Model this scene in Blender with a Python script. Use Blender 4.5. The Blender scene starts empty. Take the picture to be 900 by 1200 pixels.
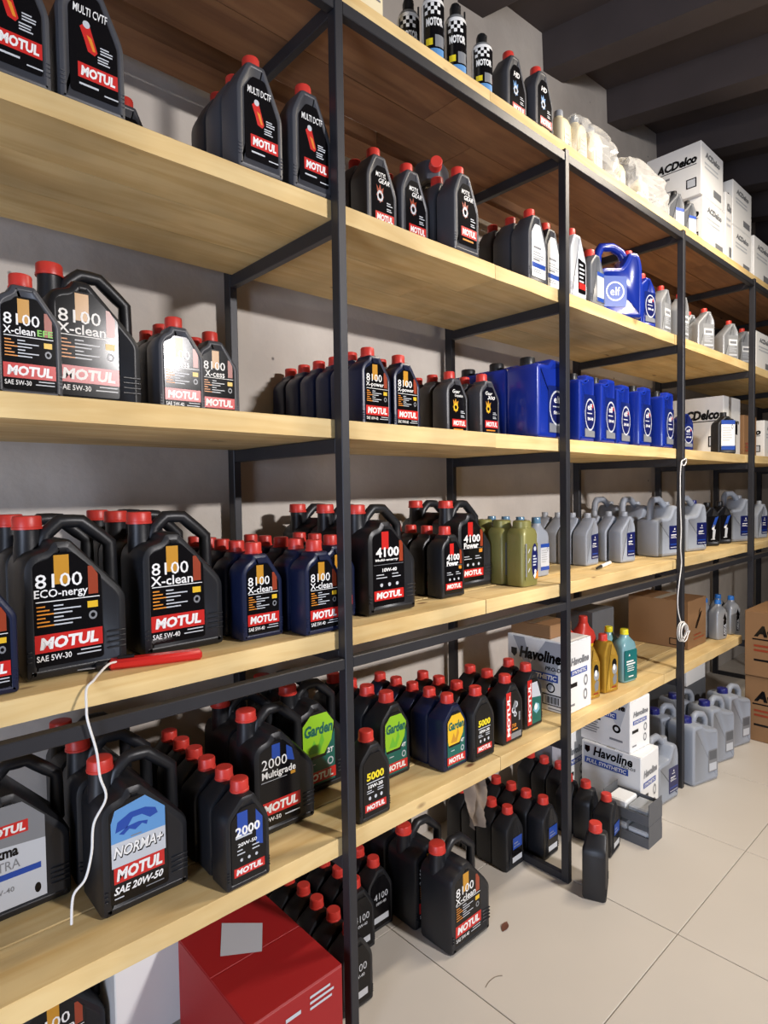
import bpy, bmesh, math, random
from mathutils import Vector, Matrix
random.seed(7)
scene = bpy.context.scene
COL = scene.collection

# ------------------------------------------------------------------ camera
cam_d = bpy.data.cameras.new('camera'); cam = bpy.data.objects.new('camera', cam_d); COL.objects.link(cam)
cam_d.sensor_fit = 'VERTICAL'; cam_d.sensor_height = 36.0; cam_d.lens = 711.6/1200*36.0
cam_d.clip_start = 0.02; cam_d.clip_end = 100
def cam_basis(yaw, pitch, roll):
    f = Vector((math.sin(yaw)*math.cos(pitch), math.cos(yaw)*math.cos(pitch), math.sin(pitch)))
    r = Vector((math.cos(yaw), -math.sin(yaw), 0)); u = r.cross(f)
    c, s = math.cos(roll), math.sin(roll)
    return c*r+s*u, -s*r+c*u, f
r_, u_, f_ = cam_basis(math.radians(42.40), math.radians(-2.035), math.radians(-0.841))
M = Matrix((r_, u_, -f_)).transposed().to_4x4(); M.translation = Vector((0, -1.30, 1.5816))
cam.matrix_world = M
scene.camera = cam

# ------------------------------------------------------------------ world, lamps, exposure
w = bpy.data.worlds.new('world'); scene.world = w; w.use_nodes = True
w.node_tree.nodes['Background'].inputs[0].default_value = (0.75, 0.78, 0.9, 1)
w.node_tree.nodes['Background'].inputs[1].default_value = 0.12
scene.view_settings.view_transform = 'Standard'; scene.view_settings.look = 'None'
scene.view_settings.gamma = 1.0; scene.view_settings.use_curve_mapping = False
scene.view_settings.exposure = 0.08
def lamp(name, loc, size, energy, color, rot=(0,0,0), spread=180):
    d = bpy.data.lights.new(name, 'AREA'); d.shape = 'RECTANGLE'; d.size, d.size_y = size
    d.energy = energy; d.color = color; d.spread = math.radians(spread)
    o = bpy.data.objects.new(name, d); o.location = loc; o.rotation_euler = rot; COL.objects.link(o)
    return o
lamp('tube_lamp_over_aisle', (3.2, -0.72, 3.50), (1.25, 0.12), 56, (1.0, 0.88, 0.72), (0,0,0))
lamp('tube_lamp_across_room', (2.12, -3.75, 2.85), (.34, .10), 60, (0.98, 0.94, 0.93), (math.radians(70),0,0), 100)
lamp('added_cool_fill', (-2.585, -1.9, 1.0), (1.0, 1.9), 105, (0.68, 0.78, 1.0), (math.radians(90),0,math.radians(-90)))  # unseen cool fill, added to lift the shadows and left faces

# ------------------------------------------------------------------ helpers
def lin(c):
    return tuple(((v/255)/12.92 if v/255 <= .04045 else ((v/255+.055)/1.055)**2.4) for v in c)
MATS = {}
def mat(name, rgb, rough=.5, metal=0.0, spec=.5, noise=0.0, nscale=20, bump=0.0, bscale=120, alpha=None, trans=0.0, coat=0.0):
    if name in MATS: return MATS[name]
    m = bpy.data.materials.new(name); m.use_nodes = True; nt = m.node_tree; b = nt.nodes['Principled BSDF']
    c = lin(rgb)
    b.inputs['Base Color'].default_value = (*c, 1); b.inputs['Roughness'].default_value = rough
    b.inputs['Metallic'].default_value = metal; b.inputs['Specular IOR Level'].default_value = spec
    b.inputs['Transmission Weight'].default_value = trans; b.inputs['Coat Weight'].default_value = coat
    if alpha is not None: b.inputs['Alpha'].default_value = alpha
    tc = None
    if noise or bump:
        tc = nt.nodes.new('ShaderNodeTexCoord')
    if noise:
        n = nt.nodes.new('ShaderNodeTexNoise'); n.inputs['Scale'].default_value = nscale; n.inputs['Detail'].default_value = 5
        nt.links.new(tc.outputs['Object'], n.inputs['Vector'])
        mx = nt.nodes.new('ShaderNodeMix'); mx.data_type = 'RGBA'
        mx.inputs[6].default_value = (*[v*(1-noise) for v in c], 1); mx.inputs[7].default_value = (*[min(1, v*(1+noise)) for v in c], 1)
        nt.links.new(n.outputs['Fac'], mx.inputs[0]); nt.links.new(mx.outputs[2], b.inputs['Base Color'])
    if bump:
        n2 = nt.nodes.new('ShaderNodeTexNoise'); n2.inputs['Scale'].default_value = bscale; n2.inputs['Detail'].default_value = 4
        nt.links.new(tc.outputs['Object'], n2.inputs['Vector'])
        bp = nt.nodes.new('ShaderNodeBump'); bp.inputs['Strength'].default_value = bump; bp.inputs['Distance'].default_value = .002
        nt.links.new(n2.outputs['Fac'], bp.inputs['Height']); nt.links.new(bp.outputs[0], b.inputs['Normal'])
    MATS[name] = m; return m

def wood(name, a, bcol, dark):
    m = bpy.data.materials.new(name); m.use_nodes = True; nt = m.node_tree; b = nt.nodes['Principled BSDF']
    N = nt.nodes.new; L = nt.links.new
    tc = N('ShaderNodeTexCoord'); oi = N('ShaderNodeObjectInfo')
    cmb = N('ShaderNodeVectorMath'); cmb.operation = 'ADD'
    mul = N('ShaderNodeMath'); mul.operation = 'MULTIPLY'; mul.inputs[1].default_value = 37.0
    L(oi.outputs['Random'], mul.inputs[0])
    cx = N('ShaderNodeCombineXYZ'); L(mul.outputs[0], cx.inputs[0]); L(mul.outputs[0], cx.inputs[1])
    L(tc.outputs['Object'], cmb.inputs[0]); L(cx.outputs[0], cmb.inputs[1])
    mp = N('ShaderNodeMapping'); mp.inputs['Scale'].default_value = (1.0, 11, 11); L(cmb.outputs[0], mp.inputs[0])
    n1 = N('ShaderNodeTexNoise'); n1.inputs['Scale'].default_value = 2.2; n1.inputs['Detail'].default_value = 6; n1.inputs['Distortion'].default_value = .8; L(mp.outputs[0], n1.inputs['Vector'])
    cr = N('ShaderNodeValToRGB'); L(n1.outputs['Fac'], cr.inputs[0])
    e = cr.color_ramp.elements; e[0].position = .28; e[0].color = (*lin(bcol), 1); e[1].position = .62; e[1].color = (*lin(a), 1)
    # knots
    mp2 = N('ShaderNodeMapping'); mp2.inputs['Scale'].default_value = (2.2, 5.5, 5.5); L(cmb.outputs[0], mp2.inputs[0])
    vo = N('ShaderNodeTexVoronoi'); vo.inputs['Scale'].default_value = 1.25; L(mp2.outputs[0], vo.inputs['Vector'])
    kr = N('ShaderNodeValToRGB'); L(vo.outputs['Distance'], kr.inputs[0])
    ke = kr.color_ramp.elements; ke[0].position = .035; ke[0].color = (1,1,1,1); ke[1].position = .085; ke[1].color = (0,0,0,1)
    mx = N('ShaderNodeMix'); mx.data_type = 'RGBA'; L(kr.outputs[0], mx.inputs[0]); L(cr.outputs[0], mx.inputs[6]); mx.inputs[7].default_value = (*lin(dark), 1)
    # broad stains and per-plank tint
    n3 = N('ShaderNodeTexNoise'); n3.inputs['Scale'].default_value = 3.2; n3.inputs['Detail'].default_value = 3; L(cmb.outputs[0], n3.inputs['Vector'])
    hs = N('ShaderNodeHueSaturation'); L(mx.outputs[2], hs.inputs['Color'])
    mr = N('ShaderNodeMapRange'); mr.inputs[1].default_value = .3; mr.inputs[2].default_value = .7; mr.inputs[3].default_value = .74; mr.inputs[4].default_value = 1.10
    L(n3.outputs['Fac'], mr.inputs[0]); L(mr.outputs[0], hs.inputs['Value'])
    L(hs.outputs[0], b.inputs['Base Color']); b.inputs['Roughness'].default_value = .72
    bp = N('ShaderNodeBump'); bp.inputs['Strength'].default_value = .25; bp.inputs['Distance'].default_value = .003
    L(n1.outputs['Fac'], bp.inputs['Height']); L(bp.outputs[0], b.inputs['Normal'])
    MATS[name] = m; return m

def new_mesh(name, verts, faces, mats, midx=None, smooth=None):
    me = bpy.data.meshes.new(name); me.from_pydata([tuple(v) for v in verts], [], faces)
    for m in mats: me.materials.append(m)
    if midx: me.polygons.foreach_set('material_index', midx)
    if smooth is not None:
        me.polygons.foreach_set('use_smooth', [True]*len(me.polygons))
        try: me.set_sharp_from_angle(angle=math.radians(smooth))
        except Exception: pass
    me.update(); return me

class MB:
    """collects shapes into one mesh"""
    def __init__(s): s.v = []; s.f = []; s.m = []; s.mats = []
    def mi(s, m):
        if m not in s.mats: s.mats.append(m)
        return s.mats.index(m)
    def add(s, vs, fs, m):
        o = len(s.v); k = s.mi(m); s.v += [tuple(v) for v in vs]
        for f in fs: s.f.append([i+o for i in f]); s.m.append(k)
    def box(s, x0, x1, y0, y1, z0, z1, m, bev=0.0):
        if bev <= 0:
            vs = [(x0,y0,z0),(x1,y0,z0),(x1,y1,z0),(x0,y1,z0),(x0,y0,z1),(x1,y0,z1),(x1,y1,z1),(x0,y1,z1)]
            fs = [(0,3,2,1),(4,5,6,7),(0,1,5,4),(1,2,6,5),(2,3,7,6),(3,0,4,7)]
            s.add(vs, fs, m)
        else:
            b = bev; vs = []
            rings = [(z0, b), (z0+b, 0), (z1-b, 0), (z1, b)]
            for z, i in rings:
                vs += [(x0+b+i*.0, y0+i, z),(x1-b, y0+i, z),(x1-i, y0+b, z),(x1-i, y1-b, z),(x1-b, y1-i, z),(x0+b, y1-i, z),(x0+i, y1-b, z),(x0+i, y0+b, z)]
            fs = [tuple(range(7,-1,-1)), tuple(range(24,32))]
            for k in range(3):
                for i in range(8):
                    a = k*8+i; c = k*8+(i+1) % 8; fs.append((a, c, c+8, a+8))
            s.add(vs, fs, m)
    def rings(s, rings, m, cap0=True, cap1=True):
        n = len(rings[0]); vs = [p for r in rings for p in r]; fs = []
        for k in range(len(rings)-1):
            for i in range(n):
                a = k*n+i; c = k*n+(i+1) % n; fs.append((a, c, c+n, a+n))
        if cap0: fs.append(tuple(range(n-1, -1, -1)))
        if cap1: fs.append(tuple(range((len(rings)-1)*n, len(rings)*n)))
        s.add(vs, fs, m)
    def lathe(s, prof, m, n=24, cx=0, cy=0, ribs=0.0):
        rs = []
        for r, z in prof:
            ring = []
            for i in range(n):
                a = 2*math.pi*i/n; rr = r*(1-(ribs if i % 2 else 0)); ring.append((cx+rr*math.cos(a), cy+rr*math.sin(a), z))
            rs.append(ring)
        s.rings(rs, m)
    def tube(s, pts, rad, m, n=8, closed=False, flat=1.0):
        pts = [Vector(p) for p in pts]; rs = []; up = None
        for i, p in enumerate(pts):
            a = pts[max(0, i-1)]; b = pts[min(len(pts)-1, i+1)]; t = (b-a).normalized()
            if up is None:
                up = Vector((0,1,0)) if abs(t.y) < .9 else Vector((1,0,0))
            x = (up - t*up.dot(t)).normalized(); y = t.cross(x); up = x
            r = rad[i] if isinstance(rad, (list, tuple)) else rad
            rs.append([p + x*(r*flat*math.cos(2*math.pi*k/n)) + y*(r*math.sin(2*math.pi*k/n)) for k in range(n)])
        s.rings(rs, m)
    def build(s, name, smooth=None): return new_mesh(name, s.v, s.f, s.mats, s.m, smooth)

def inset(poly, d):
    n = len(poly); out = []
    for i in range(n):
        p0, p1, p2 = Vector(poly[i-1]), Vector(poly[i]), Vector(poly[(i+1) % n])
        e1 = (p1-p0).normalized(); e2 = (p2-p1).normalized()
        n1 = Vector((-e1.y, e1.x)); n2 = Vector((-e2.y, e2.x))
        b = n1+n2; L = b.length
        if L < 1e-6: out.append(tuple(p1+n1*d)); continue
        b /= L; k = d/max(.35, b.dot(n1)); out.append(tuple(p1+b*k))
    return out
def rounded(poly, r, steps=2):
    """round the corners of a polygon"""
    n = len(poly); out = []
    for i in range(n):
        p0, p1, p2 = Vector(poly[i-1]), Vector(poly[i]), Vector(poly[(i+1) % n])
        a = p0-p1; b = p2-p1; k = min(r, a.length*.45, b.length*.45)
        A = p1+a.normalized()*k; B = p1+b.normalized()*k
        for s in range(steps+1):
            t = s/steps; out.append(tuple(A*(1-t)**2 + p1*2*t*(1-t) + B*t*t))
    return out
def prism_body(mb, poly, d, m, bev=.008, rim=.004, recess=.0012, taper_z=None, top_z=None, taper=.0):
    P = poly; ymap = lambda y, z: y
    if taper_z is not None:
        def ymap(y, z):
            if z > taper_z and y > 0:
                t = min(1, (z-taper_z)/(top_z-taper_z)); return y*(1-taper*t)
            return y
    R = []
    ins = [(rim+bev+.0015, -d/2+recess), (rim+bev, -d/2), (bev*.95, -d/2), (bev*.3, -d/2+bev*.3), (0, -d/2+bev), (0, d/2-bev), (bev*.3, d/2-bev*.3), (bev, d/2)]
    for k, y in ins:
        Q = inset(P, k) if k else P
        R.append([(x, ymap(y, z), z) for x, z in Q])
    R.reverse()
    mb.rings(R, m)
def superloft(mb, secs, m, n=28):
    """secs: (z, half width x, half depth y, exponent, cx, cy)"""
    rs = []
    for s in secs:
        z, a, b, e = s[:4]; cx = s[4] if len(s) > 4 else 0; cy = s[5] if len(s) > 5 else 0
        ring = []
        for i in range(n):
            t = 2*math.pi*i/n; c, q = math.cos(t), math.sin(t)
            ring.append((cx+a*math.copysign(abs(c)**(2/e), c), cy+b*math.copysign(abs(q)**(2/e), q), z))
        rs.append(ring)
    mb.rings(rs, m)

# ------------------------------------------------------------------ lettering
TXT = {}
def text_geo(s, bold, shear):
    k = (s, bold, shear)
    if k in TXT: return TXT[k]
    c = bpy.data.curves.new('t', 'FONT'); c.body = s; c.size = 1; c.offset = bold; c.shear = shear; c.resolution_u = 2
    o = bpy.data.objects.new('t', c); COL.objects.link(o)
    dg = bpy.context.evaluated_depsgraph_get(); me = bpy.data.meshes.new_from_object(o.evaluated_get(dg))
    V = [(v.co.x, v.co.y) for v in me.vertices]; F = [tuple(p.vertices) for p in me.polygons]
    bpy.data.objects.remove(o); bpy.data.curves.remove(c); bpy.data.meshes.remove(me)
    x0 = min(v[0] for v in V); x1 = max(v[0] for v in V); y0 = min(v[1] for v in V); y1 = max(v[1] for v in V)
    V = [((x-x0)/(x1-x0)-.5, (y-y0)/(y1-y0)-.5) for x, y in V]
    TXT[k] = (V, F); return TXT[k]

class Print:
    """flat print on a face. place(u, v, layer) -> 3d point"""
    def __init__(s, place): s.p = place; s.text = MB(); s.art = MB()
    def T(s, t, u, v, w, h, m, bold=.02, shear=0, layer=3, vert=False):
        V, F = text_geo(t, bold, shear)
        if vert: pts = [s.p(u-y*w, v+x*h, layer) for x, y in V]
        else: pts = [s.p(u+x*w, v+y*h, layer) for x, y in V]
        s.text.add(pts, F, m)
    def poly(s, pts, m, layer=1): s.art.add([s.p(u, v, layer) for u, v in pts], [tuple(range(len(pts)))], m)
    def R(s, u0, u1, v0, v1, m, layer=1): s.poly([(u0,v0),(u1,v0),(u1,v1),(u0,v1)], m, layer)
    def ring(s, u, v, ro, ri, m, layer=2, n=20, asp=1.0):
        vs = []; fs = []
        for i in range(n):
            a = 2*math.pi*i/n
            vs.append(s.p(u+ro*math.cos(a), v+ro*asp*math.sin(a), layer)); vs.append(s.p(u+ri*math.cos(a), v+ri*asp*math.sin(a), layer))
        for i in range(n):
            j = (i+1) % n; fs.append((2*i, 2*j, 2*j+1, 2*i+1))
        s.art.add(vs, fs, m)
    def disk(s, u, v, r, m, layer=1, n=18, asp=1.0): s.poly([(u+r*math.cos(2*math.pi*i/n), v+r*asp*math.sin(2*math.pi*i/n)) for i in range(n)], m, layer)
    def lines(s, u0, u1, v, n, dv, h, m, layer=2, seed=1):
        R = random.Random(seed)
        for i in range(n): s.R(u0, u0+(u1-u0)*R.uniform(.6, 1), v-i*dv, v-i*dv+h, m, layer)

def obj(name, me, parent=None):
    o = bpy.data.objects.new(name, me); COL.objects.link(o)
    if parent: o.parent = parent
    return o
def empty(name, loc=(0,0,0), rot=(0,0,0)):
    o = bpy.data.objects.new(name, None); o.empty_display_size = .05; COL.objects.link(o); o.location = loc; o.rotation_euler = rot; return o
def tag(o, label, cat, group=None, kind=None):
    if label: o['label'] = label
    if cat: o['category'] = cat
    if group: o['group'] = group
    if kind: o['kind'] = kind
    return o

# ------------------------------------------------------------------ materials
BLK = mat('black_plastic', (26,27,31), .42, bump=.08, bscale=300)
CHAR = mat('charcoal_plastic', (68,69,74), .42, bump=.08, bscale=300)
NAVY = mat('navy_plastic', (19,28,58), .36, bump=.08, bscale=300)
GREY = mat('grey_plastic', (150,156,166), .40, bump=.08, bscale=300)
DGREY = mat('dark_grey_plastic', (92,95,100), .42)
SILV = mat('silver_plastic', (158,160,162), .34, metal=.25)
BLUE = mat('blue_plastic', (22,48,150), .25, coat=.3)
DBLUE = mat('deep_blue_plastic', (18,34,100), .28, coat=.2)
OLIVE = mat('olive_plastic', (132,128,72), .38, metal=.15)
GOLD = mat('gold_plastic', (186,146,52), .32, metal=.35)
TEAL = mat('teal_liquid_plastic', (22,108,108), .25)
PALE = mat('pale_plastic', (124,168,174), .25)
CREAM = mat('cream_plastic', (240,226,188), .35)
CAPR = mat('red_cap_plastic', (204,58,48), .40)
CAPK = mat('black_cap_plastic', (24,24,26), .4)
CAPN = mat('navy_cap_plastic', (30,34,110), .35)
CAPB = mat('sky_blue_cap_plastic', (50,122,205), .3)
CAPG = mat('grey_cap_plastic', (150,154,160), .4)
CAPY = mat('yellow_cap_plastic', (226,214,40), .35)
CAPT = mat('clear_blue_cap_plastic', (96,132,160), .2)
W = mat('print_white', (238,238,236), .35); KK = mat('print_black', (16,15,17), .14, spec=.32)
RED = mat('print_red', (200,38,34), .3); ORG = mat('print_orange', (226,140,40), .35); GLD = mat('print_gold', (196,140,40), .3)
DRED = mat('print_dark_red', (150,60,34), .3); GRN = mat('print_green', (110,190,50), .35); LIME = mat('print_lime', (150,205,40), .35)
YEL = mat('print_yellow', (236,214,40), .35); YELO = mat('print_amber', (228,184,40), .35); TEALP = mat('print_teal', (16,96,86), .35)
SKY = mat('print_sky', (96,150,205), .35); PBL = mat('print_blue', (34,72,160), .35); LGR = mat('print_light_grey', (196,200,206), .35)
MGR = mat('print_mid_grey', (128,130,134), .35); NVP = mat('print_navy', (24,30,86), .3); AQU = mat('print_aqua', (120,178,194), .3)
STEEL = mat('painted_steel', (46,46,50), .45, metal=.2, noise=.25, nscale=9, bump=.15, bscale=60)
CARD = mat('kraft_card', (142,106,70), .8, noise=.12, nscale=6, bump=.1); CARDW = mat('white_card', (238,238,236), .55, noise=.04, nscale=5)
CARDR = mat('red_card', (158,24,28), .5, noise=.06, nscale=4); TAPE = mat('tape', (196,188,170), .25); CARDG = mat('grey_card', (92,94,98), .6, noise=.1)
WOOD = wood('pine_plank', (230,202,144), (214,178,114), (120,78,40))

# ------------------------------------------------------------------ setting
def struct(o): o['kind'] = 'structure'; return o
FX0, FX1, FY0, FY1 = -2.6, 9.6, -4.4, 0.62
# floor: grout bed with tiles on it
GROUT = mat('grout', (176,165,148), .9, noise=.15, nscale=30)
TS = .715; GAP = .003
mb = MB(); mb.box(FX0, FX1, FY0, FY1, -.06, -.006, GROUT); floor = struct(obj('floor', mb.build('floor')))
def tile_mat():
    m = mat('floor_tile', (205,197,185), .36, noise=.05, nscale=3, spec=.4)
    return m
mb = MB(); mb.box(0, TS-GAP, 0, TS-GAP, -.006, 0, tile_mat(), bev=.0015); tile_me = mb.build('tile')
x = 1.444-TS*5
while x < FX1:
    y = -.44-TS*4
    while y < FY1-.05:
        o = obj('tile', tile_me, floor); o.location = (x+GAP/2, y+GAP/2, 0); 
        if y+TS > FY1: o.scale.y = (FY1-y)/TS
        y += TS
    x += TS
# walls: rough painted render
def wall_mat():
    m = bpy.data.materials.new('rough_render'); m.use_nodes = True; nt = m.node_tree; b = nt.nodes['Principled BSDF']; N = nt.nodes.new; L = nt.links.new
    tc = N('ShaderNodeTexCoord'); n = N('ShaderNodeTexNoise'); n.inputs['Scale'].default_value = 2.3; n.inputs['Detail'].default_value = 8; L(tc.outputs['Object'], n.inputs['Vector'])
    cr = N('ShaderNodeValToRGB'); e = cr.color_ramp.elements; e[0].position = .3; e[0].color = (*lin((176,168,160)), 1); e[1].position = .7; e[1].color = (*lin((206,198,188)), 1); L(n.outputs['Fac'], cr.inputs[0])
    v = N('ShaderNodeTexVoronoi'); v.inputs['Scale'].default_value = 7; L(tc.outputs['Object'], v.inputs['Vector'])
    kr = N('ShaderNodeValToRGB'); ke = kr.color_ramp.elements; ke[0].position = .03; ke[0].color = (1,1,1,1); ke[1].position = .06; ke[1].color = (0,0,0,1); L(v.outputs['Distance'], kr.inputs[0])
    mx = N('ShaderNodeMix'); mx.data_type = 'RGBA'; L(kr.outputs[0], mx.inputs[0]); L(cr.outputs[0], mx.inputs[6]); mx.inputs[7].default_value = (*lin((96,90,88)), 1); L(mx.outputs[2], b.inputs['Base Color'])
    b.inputs['Roughness'].default_value = .88
    n2 = N('ShaderNodeTexNoise'); n2.inputs['Scale'].default_value = 14; n2.inputs['Detail'].default_value = 9; L(tc.outputs['Object'], n2.inputs['Vector'])
    bp = N('ShaderNodeBump'); bp.inputs['Strength'].default_value = .5; bp.inputs['Distance'].default_value = .01; L(n2.outputs['Fac'], bp.inputs['Height']); L(bp.outputs[0], b.inputs['Normal'])
    return m
WALL = wall_mat()
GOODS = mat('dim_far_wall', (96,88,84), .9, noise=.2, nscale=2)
mb = MB(); mb.box(FX0, FX1, FY1, FY1+.15, -.06, 4.6, WALL); struct(obj('wall_back', mb.build('wall_back')))
mb = MB(); mb.box(FX0, FX1, FY0-.15, FY0, -.06, 4.6, GOODS); struct(obj('wall_front', mb.build('wall_front')))
mb = MB(); mb.box(FX0-.15, FX0, FY0, FY1, -.06, 4.6, GOODS); struct(obj('wall_left', mb.build('wall_left')))
mb = MB(); mb.box(FX1, FX1+.15, FY0, FY1, -.06, 4.6, GOODS); struct(obj('wall_right', mb.build('wall_right')))
# unseen door frame, added around the cool fill; the wall stays solid
FRM = mat('added_frame_paint', (92,90,92), .6)
mb = MB(); mb.box(FX0+.001, FX0+.05, -2.50, -2.42, 0, 2.08, FRM, bev=.004); mb.box(FX0+.001, FX0+.05, -1.38, -1.30, 0, 2.08, FRM, bev=.004); mb.box(FX0+.001, FX0+.05, -2.50, -1.30, 2.081, 2.16, FRM, bev=.004)
struct(obj('added_door_frame', mb.build('added_door_frame')))
# ceiling: dark ribbed roof deck, ribs run from the wall out over the aisle and fall towards it
CEIL = mat('dark_roof_deck', (74,66,66), .8, noise=.2, nscale=4)
per = .72; prof = []
x = 3.70-per*9
while x < FX1+per:
    prof += [(x, 4.08), (x+.012, 3.88), (x+.20, 3.90), (x+.40, 4.06)]; x += per
prof = [(min(max(px, FX0), FX1), z) for px, z in prof]
S = .16
mbc = MB(); vs = []; fs = []
for px, z in prof:
    for y in (FY1, FY0):
        vs.append((px, y, z-(FY1-y)*S))
    for y in (FY0, FY1): vs.append((px, y, z-(FY1-y)*S+.06))
n = len(prof)
for i in range(n-1):
    a = i*4; b = a+4
    fs += [(a, a+1, b+1, b), (a+1, a+2, b+2, b+1), (a+2, a+3, b+3, b+2), (a+3, a, b, b+3)]
mbc.add(vs, fs, CEIL); struct(obj('ceiling', mbc.build('ceiling')))

# ------------------------------------------------------------------ steel rack and plank shelves
PX = [-.076, 1.037, 2.150, 3.2645, 4.366, 5.479, 6.594]          # right edges of the posts
PW = .027
TOP, A, C, D, E = 2.934, 2.356, 1.775, 1.200, .626
TH = {'T': .066, 'A': .051, 'C': .051, 'D': .049, 'E': .05}
ZT = {'T': TOP, 'A': A, 'C': C, 'D': D, 'E': E}
rack = tag(empty('steel_rack', (PX[0], 0, 0)), 'long dark-painted square-tube steel rack carrying five plank shelves along the wall', 'rack')
def rack_part(name, mb):
    o = obj(name, mb.build(name), rack); o.matrix_parent_inverse = Matrix.Translation((-PX[0], 0, 0)); return o
for i, px in enumerate(PX):
    top = TOP-TH['T']+.012 if i > 1 else TOP+.55
    if i == 1: top = TOP+.28
    mb = MB(); mb.box(px-PW, px, -.033, -.001, .0, top, STEEL, bev=.002); rack_part('front_post', mb)
    mb = MB(); mb.box(px-PW, px, .552, .592, .0, TOP-TH['T'], STEEL, bev=.002); rack_part('rear_post', mb)
    for k in 'TACDE':
        if k == 'E' and i > 4: continue
        z1 = ZT[k]-TH[k]
        if k in 'TD': z1 -= .002
        mb = MB(); mb.box(px-PW+.002, px-.002, -.0005, .5515, z1-.040, z1-.0005, STEEL, bev=.002); rack_part('cross_beam', mb)
    mb = MB(); mb.box(px-PW+.002, px-.002, -.0005, .5515, .0, .032, STEEL, bev=.002); rack_part('floor_bar', mb)
for i in range(len(PX)-1):
    a, b = PX[i]+.0005, PX[i+1]-PW-.0005
    zt = TOP-TH['T']-.002
    mb = MB(); mb.box(a, b, -.031, -.003, zt-.034, zt, STEEL, bev=.002); rack_part('front_rail', mb)
    zt = D-TH['D']-.020
    mb = MB(); mb.box(a, b, -.031, -.003, zt-.030, zt, STEEL, bev=.002); rack_part('front_rail', mb)

PLY = wood('formwork_board', (158,112,74), (128,86,56), (70,44,28))
def shelf(key, label, joints, x1, ysplits, drop):
    z1 = ZT[key]; th = TH[key]
    root = tag(empty('plank_shelf', (0, 0, z1-th)), label, 'shelf', 'plank shelves on the steel rack')
    xs = [PX[0]-.6]+joints+[x1]
    for ri, (ya, yb) in enumerate(ysplits):
        for k in range(len(xs)-1):
            off = 0 if ri == 0 else (.13 if k else 0)*(-1)**ri
            xa = xs[k]+(off if k else 0); xb = xs[k+1]+((.13*(-1)**ri if ri else 0) if k < len(xs)-2 else 0)
            dz = drop[k % len(drop)] if ri == 0 else drop[(k+ri) % len(drop)]
            jit = random.uniform(0, .002)
            L = xb-xa-.003; hw = (yb-ya-.003)
            # a sawn plank: slightly waney long edges
            N_ = 14; mbp = MB(); rings = []
            R = random.Random(ord(key)*31+ri*7+k)
            for q in range(N_+1):
                xx = L*q/N_; e = R.uniform(0, .0022); e2 = R.uniform(0, .003)
                rings.append([(xx, 0+e, e2), (xx, hw, 0), (xx, hw, th-.0015+dz*0), (xx, .0015+e, th), (xx, e, th-.0015)])
            mbp.rings(rings, PLY if key == 'T' and ri else WOOD)
            o = obj('plank', mbp.build('plank'), root); o.location = (xa, ya+jit, dz)
    return root
YS = [(0, .176), (.1765, .352), (.3525, .545)]
shelf('T', 'topmost plank shelf of the rack, holding spray cans and white cartons', [1.705, 3.95], 6.6, [(0, .030), (.0305, .19), (.1905, .352), (.43, .548)], [0])
shelf('A', 'second plank shelf from the top, holding charcoal red-capped bottles', [1.728, 3.22], 6.6, YS, [0])
shelf('C', 'third plank shelf from the top, just above eye level', [1.723, 4.30], 6.6, YS, [0])
shelf('D', 'fourth plank shelf from the top, with the red cutter on its edge', [1.660, 4.30], 6.6, YS, [0])
shelf('E', 'lowest plank shelf, a short way above the tiled floor', [1.735, 3.10], 4.262, YS, [0])

# ------------------------------------------------------------------ bottle shapes
SH = {}
# outlines are fractions of width and of full height
OIL = [(.03,0),(.97,0),(1,.02),(1,.60),(.96,.645),(.66,.86),(.62,.885),(.27,.885),(.25,.83),(.10,.79),(.02,.72),(0,.68),(0,.02)]
GEAR = [(.03,0),(.97,0),(1,.02),(1,.50),(.96,.56),(.66,.85),(.62,.885),(.28,.885),(.22,.86),(.04,.70),(0,.64),(0,.02)]
RND = [(.04,0),(.96,0),(1,.025),(1,.56),(.96,.64),(.70,.84),(.64,.885),(.36,.885),(.30,.85),(.06,.73),(0,.66),(0,.025)]
JUG = [(.03,0),(.97,0),(1,.02),(1,.47),(.94,.53),(.50,.82),(.45,.855),(.27,.855),(.235,.80),(.07,.775),(0,.70),(0,.02)]
GR1 = [(.04,0),(.96,0),(1,.03),(1,.66),(.97,.73),(.80,.86),(.78,.91),(.52,.91),(.50,.86),(.08,.66),(0,.60),(0,.03)]
GR5 = [(.04,0),(.96,0),(1,.03),(1,.66),(.97,.76),(.90,.86),(.70,.87),(.58,.72),(.50,.66),(.14,.66),(.02,.62),(0,.58),(0,.03)]
ELF = [(.04,0),(.96,0),(1,.03),(1,.90),(.95,.935),(.52,.945),(.44,.90),(.40,.87),(.04,.86),(0,.82),(0,.03)]
ELF1 = [(.04,0),(.96,0),(1,.03),(1,.66),(.92,.74),(.66,.88),(.62,.90),(.36,.90),(.32,.86),(.05,.76),(0,.70),(0,.03)]
GLDP = [(.04,0),(.96,0),(1,.03),(1,.58),(.92,.68),(.62,.87),(.58,.89),(.26,.89),(.20,.85),(.02,.68),(0,.62),(0,.03)]
CAN = [(.05,0),(.95,0),(1,.04),(1,.66),(.96,.74),(.60,.78),(.44,.82),(.40,.86),(.08,.86),(.02,.82),(0,.76),(0,.04)]
def poly_of(fr, w_, h_): return rounded([(x*w_-w_/2, z*h_) for x, z in fr], .012*h_/.26, 2)
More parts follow.
